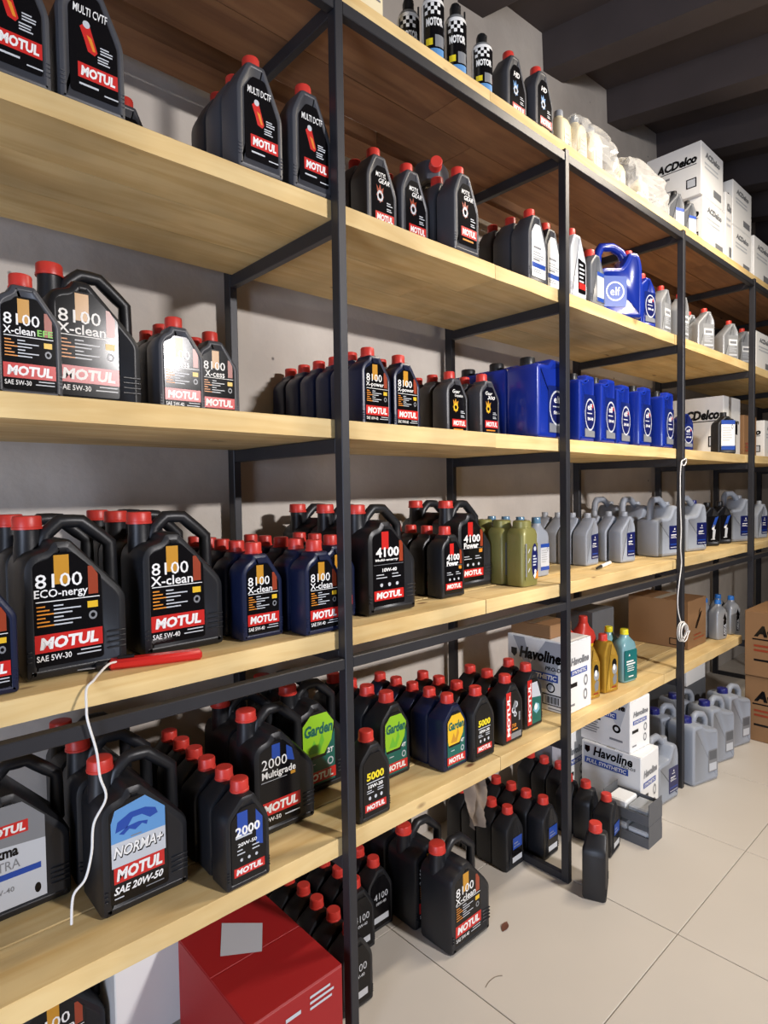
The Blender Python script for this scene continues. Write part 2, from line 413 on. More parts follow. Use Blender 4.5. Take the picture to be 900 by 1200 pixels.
#            outline width depth height  cap(x frac, y frac of depth, z0, z1, radius) arch handle
SPEC = {
 'oil1':  dict(fr=OIL,  w=.122, d=.078, h=.250, cap=(.47, .0, .880, 1.0, .0215)),
 'gear1': dict(fr=GEAR, w=.128, d=.082, h=.290, cap=(.50, .0, .885, 1.0, .0215)),
 'rnd1':  dict(fr=RND,  w=.122, d=.080, h=.250, cap=(.50, .0, .880, 1.0, .0225)),
 'jug':   dict(fr=JUG,  w=.205, d=.150, h=.338, cap=(.15, .10, .915, 1.0, .0285), neck=(.70, .920, .0255),
               arch=[(.27,.80),(.31,.88),(.45,.958),(.66,.955),(.955,.80),(.96,.47)], ar=.0155),
 'grey1': dict(fr=GR1,  w=.125, d=.075, h=.255, cap=(.65, .0, .905, 1.0, .0165)),
 'grey5': dict(fr=GR5,  w=.215, d=.140, h=.335, cap=(.80, .0, .865, .93, .022), arch=[(.12,.62),(.17,.90),(.24,.965),(.50,.975),(.66,.90),(.76,.82)], ar=.018),
 'elf5':  dict(fr=ELF,  w=.205, d=.145, h=.330, cap=(.20, .0, .855, .955, .030), arch=None),
 'elf2':  dict(fr=ELF,  w=.135, d=.105, h=.305, cap=(.24, .0, .855, .955, .022), arch=None),
 'elf1':  dict(fr=ELF1, w=.120, d=.080, h=.262, cap=(.49, .0, .895, 1.0, .019)),
 'gold1': dict(fr=GLDP, w=.102, d=.085, h=.268, cap=(.42, .0, .885, 1.0, .020)),
 'can':   dict(fr=CAN,  w=.22, d=.155, h=.37, cap=(.22, .0, .855, .935, .030), arch=[(.46,.80),(.52,.90),(.62,.93),(.84,.90),(.93,.82),(.93,.70)], ar=.017),
 'olive': dict(loft=[(0,.43,.43,5),(.012,.49,.49,5),(.05,.5,.5,5),(.78,.5,.5,5),(.84,.47,.47,4.5),(.885,.40,.42,3.5)], w=.105, d=.088, h=.255, cap=(.5, .0, .88, 1.0, .036)),
 'ams':   dict(loft=[(0,.44,.44,5),(.012,.49,.49,5),(.05,.5,.5,5),(.66,.5,.5,5),(.74,.47,.46,4),(.81,.34,.34,2.6),(.86,.21,.28,2),(.90,.18,.26,2)], w=.108, d=.074, h=.255, cap=(.5, .0, .895, 1.0, .0195)),
 'cream': dict(loft=[(0,.44,.44,4),(.02,.5,.5,4),(.70,.5,.5,4),(.80,.42,.42,3),(.87,.22,.22,2),(.90,.2,.2,2)], w=.088, d=.088, h=.235, cap=(.5, .0, .89, 1.0, .019)),
 'redcan': dict(loft=[(0,.44,.44,5),(.02,.5,.5,5),(.62,.5,.5,5),(.74,.44,.42,4),(.82,.28,.3,2.4),(.88,.22,.25,2)], w=.12, d=.09, h=.30, cap=(.5, .0, .875, 1.0, .022)),
 'bjug':  dict(fr=GR5,  w=.215, d=.14, h=.345, cap=(.82, .0, .865, .94, .022), arch=[(.10,.60),(.12,.88),(.20,.985),(.46,.99),(.66,.92),(.76,.80)], ar=.020),
}
def shape_meshes(kind, bm, cm):
    k = (kind, bm.name, cm.name)
    if k in SH: return SH[k]
    s = SPEC[kind]; w_, d_, h_ = s['w'], s['d'], s['h']
    mb = MB(); big = h_ > .3
    if 'loft' in s:
        superloft(mb, [(z*h_, a*w_, b*d_, e) for z, a, b, e in s['loft']], bm)
    else: P = poly_of(s['fr'], w_, h_); prism_body(mb, P, d_, bm, bev=.016 if big else .009, rim=.004 if big else .003, taper_z=h_*.70, top_z=h_*.9, taper=.45 if not big else .0)
    cx, cy, z0, z1, r = s['cap']; X = cx*w_-w_/2; Y = cy*d_
    if 'neck' in s:
        n0, n1, nr = s['neck']; mb.lathe([(nr*1.12, n0*h_), (nr*1.08, n0*h_+.03), (nr, n0*h_+.05), (nr, n1*h_)], bm, 20, X, Y)
    else: mb.lathe([(r*.98, (z0-.05)*h_), (r*.95, z0*h_+.002)], bm, 20, X, Y)
    # ribs moulded low on the right shoulder of the jugs
    if kind == 'jug':
        for i in range(4):
            z = (.13+.035*i)*h_; mb.box(w_*.27, w_*.47, -d_/2-.0022, -d_/2+.002, z, z+.0035, bm, bev=.0009)
        for i in range(3):
            z = (.12+.03*i)*h_; mb.box(-w_*.475, -w_*.435, -d_/2-.0015, -d_/2+.002, z, z+.003, bm, bev=.0007)
    if kind in ('oil1', 'gear1', 'rnd1'):
        for i in range(4):
            z = (.10+.028*i)*h_
            for sx in (-1, 1): mb.box(sx*w_*.44-.004, sx*w_*.44+.004, -d_/2-.001, -d_/2+.002, z, z+.0025, bm)
    if kind == 'can':
        for sx in (-1, 1): mb.box(sx*w_*.5-.003, sx*w_*.5+.003, -.004, .004, .05*h_, .60*h_, bm, bev=.001)
    body = mb.build('bottle_body', 40)
    mc = MB(); H = (z1-z0)*h_; Z = z0*h_
    mc.lathe([(r*1.05, Z), (r*1.06, Z+H*.16), (r*1.0, Z+H*.20), (r*.985, Z+H*.88), (r*.93, Z+H*.97), (r*.86, Z+H)], cm, 36, X, Y, ribs=.025)
    cap = mc.build('bottle_cap', 30)
    arch = None
    if s.get('arch'):
        ma = MB(); pts = []; A_ = s['arch']
        # smooth the arch a little
        P3 = [Vector((x*w_-w_/2, Y*.5, z*h_)) for x, z in A_]
        for i in range(len(P3)-1):
            for t in (0, .33, .66): 
                a, b = P3[max(0,i-1)], P3[min(len(P3)-1, i+2)]
                p = P3[i].lerp(P3[i+1], t); pts.append(p)
        pts.append(P3[-1]); ma.tube(pts, s['ar'], bm, 10, flat=1.05); arch = ma.build('bottle_handle', 50)
    SH[k] = (body, cap, arch); return SH[k]

# ------------------------------------------------------------------ printed labels
def band(p, u0, u1, v0, v1, txt='MOTUL', shear=.12):
    p.R(u0, u1, v0, v1, RED, 2); p.T(txt, (u0+u1)/2+.0*(u1-u0), (v0+v1)/2, (u1-u0)*.86, (v1-v0)*.68, W, .045, shear)
def lab8100(p, sub, foot='SAE 5W-30', green=None, brown=False, title='8100', gold=GLD):
    p.poly([(.30,.72),(.52,.72),(.52,.98),(.30,.98)], gold, 1)
    p.poly([(.80,.60),(.95,.60),(.95,.78),(.86,.86),(.80,.86)], DRED, 1)
    p.T(title, .37, .755, .68, .125, W, .006, .0)
    if green:
        p.T(sub, .32, .635, .60, .085, W, .014); p.T(green, .81, .635, .30, .07, GRN, .02)
    else: p.T(sub, .40 if len(sub) > 6 else .38, .635, .78 if len(sub) > 6 else .62, .095, W, .014)
    p.R(.03, .97, .570, .578, W, 2)
    for i in range(6):
        v = .525-i*.034; p.R(.04, .04+.12+.06*((i*7) % 3), v, v+.012, ORG, 2); p.R(.28, .42+.13*((i*5) % 3), v, v+.012, LGR, 2)
    p.R(.78, .94, .475, .535, YELO, 2); p.ring(.86, .405, .065, .035, MGR, 2, asp=.62)
    band(p, .0, 1.0, .125, .285)
    p.T(foot, .27, .075, .50, .052, W, .01); p.R(.66, .97, .095, .106, LGR, 2); p.R(.60, .97, .06, .071, LGR, 2)
def lab4100(p, sub, foot='10W-40'):
    p.poly([(.28,.74),(.50,.74),(.50,.97),(.28,.97)], RED, 1); p.poly([(.84,.56),(.96,.56),(.96,.80),(.90,.84),(.84,.84)], DRED, 1)
    p.T('4100', .46, .70, .74, .13, W, .03)
    if sub == 'Power': p.T(sub, .42, .585, .66, .10, W, .04); p.R(.78, .93, .46, .52, ORG, 2)
    else: p.T(sub, .44, .595, .72, .04, W, .03)
    p.R(.03, .97, .535, .541, MGR, 2); p.T(foot, .52, .465, .46, .05, W, .03) if sub != 'Power' else None
    for i, (a, b) in enumerate(((.10,.34),(.60,.80),(.10,.44),(.60,.88))): p.R(a, b, .40-.04*(i//2), .412-.04*(i//2), LGR, 2)
    for i in range(3): p.disk(.26+.25*i, .27, .045, LGR, 2, asp=.55)
    band(p, .03, .97, .07, .20)
def labmulti(p, t):
    p.T(t, .45, .83, .72, .085, W, .012, .15)
    p.poly([(.22,.66),(.34,.72),(.44,.68),(.58,.46),(.52,.42),(.38,.44),(.30,.56)], RED, 1); p.disk(.36, .70, .075, LGR, 2, asp=.5); p.poly([(.36,.60),(.46,.58),(.54,.46),(.48,.46)], ORG, 2)
    p.lines(.64, .92, .52, 3, .028, .013, LGR); p.lines(.58, .92, .42, 3, .028, .013, LGR, seed=4)
    band(p, .16, 1.0, .155, .305); p.R(.18, .58, .085, .105, LGR, 2); p.R(.70, 1.0, .05, .064, LGR, 2)
def labgear(p, l1, l2, ringm, glow):
    if l1 == 'HD': p.T(l1, .42, .83, .42, .10, W, .03, .25)
    else: p.T(l1, .40, .865, .46, .075, W, .012, .25); p.T(l2, .55, .775, .50, .075, W, .012, .25)
    p.ring(.36, .54, .14, .075, ringm, 2, asp=.62); p.poly([(.24,.58),(.20,.70),(.30,.64),(.36,.72),(.42,.64),(.52,.68),(.48,.56)], glow, 1)
    for i in range(8):
        a = i*math.pi/4; p.disk(.36+.145*math.cos(a), .54+.145*.62*math.sin(a), .028, glow, 2, 6, .62)
    p.lines(.66, .94, .46, 2, .035, .014, LGR); p.lines(.66, .94, .37, 2, .03, .014, LGR, seed=3)
    band(p, .14, 1.0, .14, .295); p.R(.22, .80, .075, .10, ORG, 2)
def labwhite(p, t='Multi'):
    p.R(.02, .98, .18, .27, PBL, 2); p.R(.12, .66, .54, .58, MGR, 2); p.lines(.1, .9, .46, 3, .05, .016, MGR); p.lines(.1, .8, .13, 2, .04, .014, MGR, seed=3); p.R(.1, .56, .31, .345, MGR, 2)
def lab2000(p, foot=True):
    p.poly([(.18,.62),(.48,.62),(.48,.95),(.18,.95)], PBL, 1); p.poly([(.72,.44),(.92,.40),(.92,.78),(.72,.92)], PBL, 1)
    p.T('2000', .48, .69, .72, .13, W, .03); p.R(.12, .60, .60, .625, LGR, 2); p.T('20W-50', .46, .51, .56, .05, W, .02)
    p.lines(.16, .40, .43, 2, .05, .016, LGR); p.lines(.60, .84, .43, 2, .05, .016, LGR, seed=5)
    for i in range(3): p.disk(.28+.22*i, .30, .04, LGR, 2, asp=.55)
    band(p, .06, .96, .09, .21)
def labmg(p):
    p.poly([(.30,.80),(.50,.80),(.50,.97),(.30,.97)], PBL, 1); p.poly([(.66,.74),(.86,.70),(.80,.86),(.66,.92)], PBL, 1)
    p.T('2000', .36, .755, .62, .12, W, .0); p.T('Multigrade', .47, .615, .84, .11, W, .02); p.R(.03, .66, .545, .551, LGR, 2); p.R(.76, .88, .54, .58, GLD, 2)
    band(p, .0, 1.0, .14, .30); p.T('20W-50', .28, .085, .44, .05, W, .01); p.R(.60, .98, .07, .085, LGR, 2)
def lab5000(p):
    p.T('5000', .50, .64, .72, .13, YEL, .04); p.R(.14, .86, .53, .545, LGR, 2); p.T('10W-30', .50, .475, .60, .06, W, .03)
    p.lines(.14, .44, .405, 2, .035, .014, LGR); p.lines(.58, .90, .405, 2, .035, .014, LGR, seed=9)
    for i in range(3): p.disk(.26+.24*i, .29, .05, LGR, 2, asp=.6)
    band(p, .06, .94, .08, .20)
def labgarden(p, base, low, num, gfx):
    p.poly([(.02,.0),(.98,.0),(.98,.70),(.80,.50),(.70,.36),(.10,.36),(.02,.50)], low, 1)
    p.poly([(.08,.40),(.66,.40),(.88,.56),(.96,.80),(.74,.96),(.26,.96),(.04,.84),(.04,.50)], base, 2)
    p.poly([(.20,.44),(.36,.62),(.46,.50),(.60,.70),(.66,.58),(.52,.43)], gfx, 3)
    p.T('Garden', .50, .755, .84, .16, TEALP, .04, .15, 4); p.T(num, .84, .42, .20, .07, W, .03, .1, 4); p.ring(.84, .27, .09, .06, LGR, 3, asp=.6); p.lines(.2, .5, .28, 1, .04, .014, LGR, 3)
    p.R(.0, 1.0, .03, .18, RED, 3); p.T('MOTUL', .5, .105, .84, .10, W, .045, .1, 4)
def lab710(p, base, art, num):
    p.R(.0, .32, .0, 1.0, RED, 2); p.T('MOTUL', .16, .50, .20, .84, W, .045, 0, 3, True)
    p.poly([(.32,.0),(1,.0),(1,.58),(.72,.92),(.32,.92)], base, 1)
    if num:
        p.R(.32, 1, .0, .12, MGR, 2); p.T(num, .52, .27, .28, .08, ORG, .03); p.lines(.40, .95, .17, 1, .05, .03, ORG, 2)
        for (u, v, r) in ((.50,.60,.13),(.66,.70,.12),(.60,.50,.10)): p.ring(u, v, r, r*.5, LGR, 2, asp=.55)
        p.poly([(.42,.66),(.58,.80),(.72,.74),(.62,.58)], MGR, 2); p.R(.84, .94, .34, .52, MGR, 2)
    else:
        p.poly([(.32,.60),(1,.56),(.72,.92),(.32,.92)], LGR, 2); p.poly([(.42,.30),(.60,.46),(.86,.40),(.90,.28),(.66,.20)], AQU, 2); p.disk(.62, .36, .12, W, 3, asp=.6)
def labnorma(p):
    p.poly([(.03,.36),(.97,.36),(.97,.80),(.62,.98),(.10,.92),(.03,.80)], LGR, 1); p.poly([(.03,.60),(.97,.60),(.97,.80),(.62,.98),(.10,.92),(.03,.80)], SKY, 2)
    p.poly([(.10,.70),(.30,.72),(.40,.80),(.56,.80),(.70,.74),(.84,.76),(.80,.82),(.62,.86),(.36,.86),(.14,.80)], PBL, 3); p.poly([(.16,.68),(.24,.66),(.34,.70),(.44,.67),(.56,.71),(.64,.68),(.66,.72),(.50,.74),(.30,.73)], PBL, 3); p.lines(.36, .64, .615, 1, .04, .012, MGR, 4)
    p.T('NORMA+', .50, .50, .88, .12, KK, .05, .25, 4); p.T('NORMA+', .49, .508, .86, .105, W, .02, .25, 5)
    p.R(.06, .94, .20, .36, RED, 2); p.T('MOTUL', .5, .28, .80, .12, W, .045, .15, 4); p.T('SAE 20W-50', .48, .13, .86, .075, W, .03, .3, 4); p.lines(.06, .30, .05, 1, .04, .012, LGR); p.R(.60, .92, .05, .06, MGR, 2)
def labtekma(p):
    p.poly([(0,0),(1,0),(1,.80),(.66,1),(.0,1)], LGR, 1); p.poly([(0,.62),(1,.58),(1,.80),(.66,1),(.0,1)], MGR, 2)
    p.R(.02, .74, .70, .82, RED, 3); p.T('MOTUL', .38, .76, .64, .085, W, .045, .12, 4); p.T('Tekma', .30, .55, .56, .11, KK, .04, .0, 4); p.T('ULTRA', .32, .42, .56, .09, MGR, .0, .0, 4)
    p.R(0, .92, .29, .35, PBL, 3); p.T('10W-40', .30, .18, .40, .05, MGR, .01, 0, 4); p.disk(.86, .10, .05, KK, 3)
def labac(p, big=False):
    p.poly([(.44,.82),(.56,.82),(.50,.92)], W, 2); p.poly([(.30,.74),(.62,.74),(.62,.765),(.30,.765)], W, 2)
    p.R(.16, .66, .585, .625, W, 2); p.lines(.14, .8, .52, 2, .05, .02, W); p.R(.1, .9, .06, .09, LGR, 2); p.R(.1, .9, .18, .22, PBL, 2)
def labelf(p, foot='5W-40'):
    p.ring(.52, .54, .47, .42, LGR, 3, 28, .80); p.disk(.52, .54, .42, NVP, 2, 28, .80)
    p.T('elf', .50, .72, .40, .15, W, .015, 0, 4); p.disk(.76, .74, .05, RED, 4); p.R(.24, .70, .555, .58, LGR, 4); p.T(foot, .54, .44, .52, .075, W, .03, 0, 4)
    p.poly([(.05,.02),(.95,.02),(.95,.16),(.05,.22)], MGR, 2)
def labsilver(p):
    p.R(.10, .90, .52, .80, W, 2); p.R(.18, .82, .60, .72, MGR, 3); p.lines(.12, .9, .44, 4, .07, .025, LGR, seed=8); p.R(.1, .9, .05, .12, LGR, 2)
def labplainwhite(p):
    p.R(.0, 1, .0, .14, PBL, 2); p.R(.0, 1, .86, 1, PBL, 2); p.lines(.1, .9, .74, 6, .085, .018, MGR, seed=3); p.ring(.8, .78, .08, .05, MGR, 2)
def labblackgraph(p):
    p.poly([(.30,.55),(.62,.95),(.92,1),(.60,.60)], PBL, 2); p.poly([(.30,.50),(.50,.70),(.62,.62),(.44,.44)], W, 2); p.poly([(.36,.10),(.56,.10),(.66,.46),(.50,.54),(.40,.40)], LGR, 3); p.lines(.25, .8, .08, 1, .05, .03, LGR)
def labamsoil(p):
    p.poly([(.30,.76),(.56,.98),(.92,.70),(.66,.66)], KK, 2); p.disk(.60, .62, .24, KK, 2, asp=.45); p.R(.36, .84, .04, .56, KK, 1); p.T('AMSOIL', .60, .30, .36, .46, LGR, .04, 0, 3, True)
def labgold(p):
    p.disk(.52, .72, .30, KK, 2, asp=.5); p.disk(.56, .56, .32, CAPG, 2, asp=.5); p.disk(.50, .62, .18, W, 3, asp=.5); p.poly([(.30,.30),(.60,.44),(.86,.36),(.76,.14),(.40,.10)], MGR, 2); p.R(.2, .8, .02, .07, DRED, 2)
def labteal(p):
    p.poly([(.30,.80),(.44,.80),(.37,.88)], W, 2); p.R(.14, .70, .60, .65, W, 2); p.R(.14, .84, .51, .56, W, 2); p.lines(.2, .9, .44, 3, .07, .025, W, seed=3); p.R(.3, .7, .10, .14, W, 2)
def labolive(p):
    p.R(.02, .12, .10, 1.0, MGR, 1)
    for i in range(3): p.poly([(.22,.20+.26*i),(.36,.30+.26*i),(.36,.35+.26*i),(.22,.25+.26*i)], LGR, 1)
    p.disk(.74, .5, .25, NVP, 1, 26, 1.95); p.disk(.76, .84, .09, LGR, 2, asp=.7); p.lines(.60, .92, .62, 4, .08, .04, LGR); p.disk(.78, .22, .08, W, 2, asp=.7); p.poly([(.74,.02),(1.0,.02),(1.0,.26),(.86,.16)], ORG, 3); p.poly([(.62,.10),(.74,.02),(.86,.16),(.74,.2)], W, 3)

FRONT1 = [(.12,.06),(.88,.06),(.88,.585),(.62,.785),(.32,.785),(.28,.755),(.12,.71)]
FRONTG = [(.16,.085),(.87,.085),(.87,.48),(.60,.765),(.34,.765),(.16,.65)]
FRONTR = [(.12,.06),(.88,.06),(.88,.58),(.66,.78),(.36,.78),(.12,.68)]
FRONTJ = [(.09,.085),(.73,.085),(.73,.615),(.46,.775),(.28,.775),(.25,.745),(.12,.72),(.09,.70)]
def box_of(fr): 
    xs = [a for a, b in fr]; zs = [b for a, b in fr]; return min(xs), max(xs), min(zs), max(zs)
# product: shape, body material, cap material, label outline, plate material, artist
PROD = {
 'cvtf':  ('gear1', CHAR, CAPR, FRONTG, KK, lambda p: labmulti(p, 'MULTI CVTF')),
 'dctf':  ('gear1', CHAR, CAPR, FRONTG, KK, lambda p: labmulti(p, 'MULTI DCTF')),
 'motyl': ('gear1', CHAR, CAPR, FRONTG, KK, lambda p: labgear(p, 'MOTYL', 'GEAR', LGR, DRED)),
 'hd':    ('gear1', CHAR, CAPR, FRONTG, KK, lambda p: labgear(p, 'HD', '85W', LGR, SKY)),
 'comp':  ('oil1', CHAR, CAPR, FRONT1, KK, lambda p: labgear(p, 'Gear', 'Competition', YELO, GLD)),
 'g300':  ('oil1', CHAR, CAPR, FRONT1, KK, lambda p: labgear(p, 'Gear', '300', YELO, GLD)),
 'white': ('gear1', CHAR, CAPR, FRONTG, W, labwhite),
 'efe':   ('oil1', CHAR, CAPR, FRONT1, KK, lambda p: lab8100(p, 'X-clean', green='EFE')),
 'xcess': ('oil1', CHAR, CAPR, FRONT1, KK, lambda p: lab8100(p, 'X-cess', 'SAE 5W-40')),
 'xpow':  ('oil1', NAVY, CAPR, FRONT1, KK, lambda p: lab8100(p, 'X-power', 'SAE 10W-60')),
 'xclean1': ('oil1', NAVY, CAPR, FRONT1, KK, lambda p: lab8100(p, 'X-clean', 'SAE 5W-40')),
 'xclean5': ('jug', BLK, CAPR, FRONTJ, KK, lambda p: lab8100(p, 'X-clean', 'SAE 5W-40')),
 'xclean5b': ('jug', BLK, CAPR, FRONTJ, KK, lambda p: lab8100(p, 'X-clean', 'SAE 5W-30')),
 'eco5':  ('jug', BLK, CAPR, FRONTJ, KK, lambda p: lab8100(p, 'ECO-nergy', 'SAE 5W-30')),
 '4100':  ('jug', BLK, CAPR, FRONTJ, KK, lambda p: lab4100(p, 'Multi-energy')),
 'pow5':  ('jug', BLK, CAPR, FRONTJ, KK, lambda p: lab4100(p, 'Power')),
 'pow1':  ('oil1', BLK, CAPR, FRONT1, KK, lambda p: lab4100(p, 'Power')),
 'mg5':   ('jug', BLK, CAPR, FRONTJ, KK, labmg),
 '2000':  ('rnd1', BLK, CAPR, FRONTR, KK, lab2000),
 '5000':  ('rnd1', BLK, CAPR, FRONTR, KK, lab5000),
 'gard5': ('jug', BLK, CAPR, FRONTJ, KK, lambda p: labgarden(p, LIME, TEALP, '2T', GRN)),
 'gard2': ('rnd1', BLK, CAPR, FRONTR, KK, lambda p: labgarden(p, LIME, TEALP, '4T', GRN)),
 'gard1': ('rnd1', NAVY, CAPR, FRONTR, KK, lambda p: labgarden(p, YELO, TEALP, '4T', GLD)),
 '710':   ('rnd1', BLK, CAPR, FRONTR, KK, lambda p: lab710(p, KK, LGR, '710')),
 'teal710': ('rnd1', BLK, CAPR, FRONTR, KK, lambda p: lab710(p, TEALP, AQU, '')),
 'norma': ('jug', BLK, CAPR, FRONTJ, KK, labnorma),
 'tekma': ('jug', BLK, CAPR, FRONTJ, LGR, labtekma),
 'floor1': ('rnd1', BLK, CAPR, [(.30,.09),(.88,.09),(.88,.52),(.30,.52)], KK, lambda p: (p.R(.1,.98,.55,1.0,PBL,2), p.lines(.2,.8,.75,2,.12,.05,LGR), p.R(.05,.98,.05,.26,LGR,2))),
 'fl8100': ('jug', BLK, CAPR, FRONTJ, KK, lambda p: lab8100(p, 'X-clean', 'SAE 5W-40')),
 'fl4100': ('rnd1', BLK, CAPR, FRONTR, KK, lambda p: (p.T('4100', .5, .62, .7, .13, LGR, .0), p.T('10W-40', .5, .48, .5, .06, LGR, .02), p.R(.12,.88,.10,.22,LGR,2))),
 'plain1': ('rnd1', BLK, CAPR, None, None, None),
 'silver1': ('grey1', SILV, CAPR, [(.30,.10),(.94,.10),(.94,.62),(.30,.62)], SILV, labsilver),
 'whitesil': ('gear1', LGR, CAPR, [(.46,.08),(.90,.08),(.90,.52),(.46,.56)], KK, lambda p: (p.lines(.1,.9,.8,5,.12,.05,LGR), p.R(.05,.95,.12,.3,RED,2))),
 'ribblk': ('rnd1', DGREY, CAPR, [(.45,.10),(.90,.10),(.90,.56),(.45,.60)], W, labplainwhite),
 'ac1':   ('grey1', GREY, CAPG, [(.42,.12),(.94,.12),(.94,.60),(.42,.58)], NVP, labac),
 'ac5':   ('grey5', GREY, CAPG, [(.50,.12),(.95,.12),(.95,.52),(.50,.52)], NVP, lambda p: labac(p, True)),
 'ac5n':  ('grey5', GREY, CAPN, [(.50,.12),(.95,.12),(.95,.52),(.50,.52)], NVP, lambda p: labac(p, True)),
 'xado':  ('elf1', BLK, CAPK, [(.25,.10),(.94,.10),(.94,.68),(.25,.68)], KK, labblackgraph),
 'elf5':  ('elf5', BLUE, CAPK, [(.36,.06),(.96,.06),(.96,.62),(.36,.62)], DBLUE, labelf),
 'elf2':  ('elf2', BLUE, CAPK, [(.30,.06),(.96,.06),(.96,.66),(.30,.66)], DBLUE, labelf),
 'elf5d': ('elf5', DBLUE, CAPK, [(.36,.06),(.96,.06),(.96,.62),(.36,.62)], DBLUE, lambda p: labelf(p, '10W-40')),
 'elf1':  ('elf1', BLUE, CAPR, [(.25,.08),(.94,.08),(.94,.64),(.25,.64)], DBLUE, labelf),
 'elf1k': ('elf1', DBLUE, CAPK, [(.25,.08),(.94,.08),(.94,.64),(.25,.64)], DBLUE, labelf),
 'bjug':  ('bjug', BLUE, CAPR, [(.10,.14),(.62,.14),(.62,.54),(.10,.54)], PBL, lambda p: (p.ring(.5,.5,.40,.34,W,2,24,.8), p.T('elf',.5,.5,.42,.28,W,.01,0,3))),
 'blk1':  ('elf1', BLK, CAPK, [(.18,.10),(.92,.10),(.92,.70),(.62,.80),(.36,.80),(.18,.72)], W, labplainwhite),
 'gold':  ('gold1', GOLD, CAPR, [(.40,.06),(.94,.06),(.94,.62),(.40,.66)], GOLD, labgold),
 'olive': ('olive', OLIVE, OLIVE, [(.10,.10),(.90,.10),(.90,.66),(.10,.66)], OLIVE, labolive),
 'clear1': ('ams', GREY, CAPT, [(.3,.10),(.9,.10),(.9,.55),(.3,.55)], LGR, labplainwhite),
 'ams':   ('ams', SILV, CAPB, [(.30,.06),(.92,.06),(.92,.68),(.30,.68)], SILV, labamsoil),
 'teal':  ('ams', PALE, CAPY, [(.04,.04),(.96,.04),(.96,.62),(.04,.62)], TEAL, labteal),
 'cream': ('cream', CREAM, CAPG, [(.2,.10),(.8,.10),(.8,.6),(.2,.6)], CREAM, lambda p: p.lines(.1,.9,.8,4,.15,.03,MGR)),
 'redcan': ('redcan', CAPR, CAPR, [(.2,.10),(.8,.10),(.8,.55),(.2,.55)], YELO, lambda p: p.lines(.1,.9,.8,4,.15,.03,RED)),
 'can':   ('can', GREY, CAPN, [(.58,.14),(.92,.14),(.92,.46),(.58,.46)], MGR, lambda p: (p.R(.1,.9,.55,.95,DGREY,2), p.R(.1,.9,.05,.4,LGR,2))),
 'dkgrey1': ('grey1', DGREY, CAPK, [(.45,.12),(.92,.12),(.92,.60),(.45,.58)], LGR, labplainwhite),
}
LABELS = {}
def label_meshes(key):
    if key in LABELS: return LABELS[key]
    kind, bm, cm, fr, plate, art = PROD[key]
    if fr is None: LABELS[key] = None; return None
    s = SPEC[kind]; w_, d_, h_ = s['w'], s['d'], s['h']; u0, u1, v0, v1 = box_of(fr)
    y0 = -d_/2-.0004
    def place(u, v, layer): return (((u0+u*(u1-u0))-.5)*w_, y0-.00022*layer, (v0+v*(v1-v0))*h_)
    mb = MB(); pl = rounded([((x-.5)*w_, z*h_) for x, z in fr], .006, 2)
    mb.rings([[(x, y0+.002, z) for x, z in pl], [(x, y0, z) for x, z in pl]], plate)
    pm = mb.build('label_plate')
    p = Print(place); art(p)
    LABELS[key] = (pm, p.art.build('label_art') if p.art.f else None, p.text.build('lettering') if p.text.f else None); return LABELS[key]

ORD = ['front', 'second', 'third', 'fourth', 'fifth', 'sixth', 'seventh']
def bottle(key, loc, rot, label, cat, group, show_label=True, scale=1.0, tilt=(0,0)):
    kind, bm, cm = PROD[key][:3]
    body, cap, arch = shape_meshes(kind, bm, cm)
    big = SPEC[kind]['h'] > .3
    root = empty('oil_jug' if big else 'oil_bottle', loc, (tilt[0], tilt[1], rot)); root.scale = (scale,)*3
    tag(root, label, cat, group)
    obj('body', body, root); obj('cap', cap, root)
    if arch: obj('handle', arch, root)
    if show_label and label_meshes(key):
        pm, am, tm = label_meshes(key); pl = obj('label', pm, root)
        if am: obj('label_print', am, pl)
        if tm: obj('lettering', tm, pl)
    return root
def column(key, x, y, z, rot, n, dy, label, short, group, scale=1.0, dx=0.0, skip=()):
    big = SPEC[PROD[key][0]]['h'] > .3; cat = 'jug' if big else 'bottle'
    for i in range(n):
        if i in skip: continue
        jx = random.uniform(-.004, .004) if i else 0; jr = random.uniform(-.05, .05) if i else 0
        lb = label if i == 0 else '%s %s in line behind %s' % (ORD[i], cat, short)
        bottle(key, (x+jx+dx*i, y+dy*i, z), rot+jr, lb, cat, group, show_label=(i < 2), scale=scale)

# ------------------------------------------------------------------ bottles and jugs
column('hd', 1.9537, 0.1062, 2.9345, 0.0000, 1, 0.088, 'charcoal bottle with glaring label on topmost shelf, right of the spray cans', '', 'oil bottles on the topmost shelf')
column('hd', 2.1043, 0.0857, 2.9345, 0.0000, 1, 0.088, 'charcoal bottle with blue gear ring on topmost shelf, beside the plastic-wrapped pack', '', 'oil bottles on the topmost shelf')
column('cvtf', 0.2831, 0.0530, 2.3565, 0.0000, 1, 0.088, 'leftmost charcoal bottle on the second shelf, cut by the photo edge', '', 'oil bottles on the second shelf')
column('cvtf', 0.4228, 0.0530, 2.3565, 0.0000, 1, 0.088, 'charcoal bottle with red figure on label, second from left on second shelf', '', 'oil bottles on the second shelf')
column('dctf', 0.8047, 0.0450, 2.3565, 0.0000, 3, 0.088, 'charcoal red-capped bottle heading the line left of the first post, second shelf', 'the charcoal bottle left of the first post, second shelf', 'oil bottles on the second shelf')
column('dctf', 0.9602, 0.0450, 2.3565, 0.0000, 1, 0.088, 'charcoal bottle with shiny label right against the first post, second shelf', '', 'oil bottles on the second shelf')
column('motyl', 1.2952, 0.1447, 2.3565, 0.0000, 2, 0.088, 'charcoal gear-ring bottle just right of the first post, second shelf', 'the gear-ring bottle just right of the first post', 'oil bottles on the second shelf')
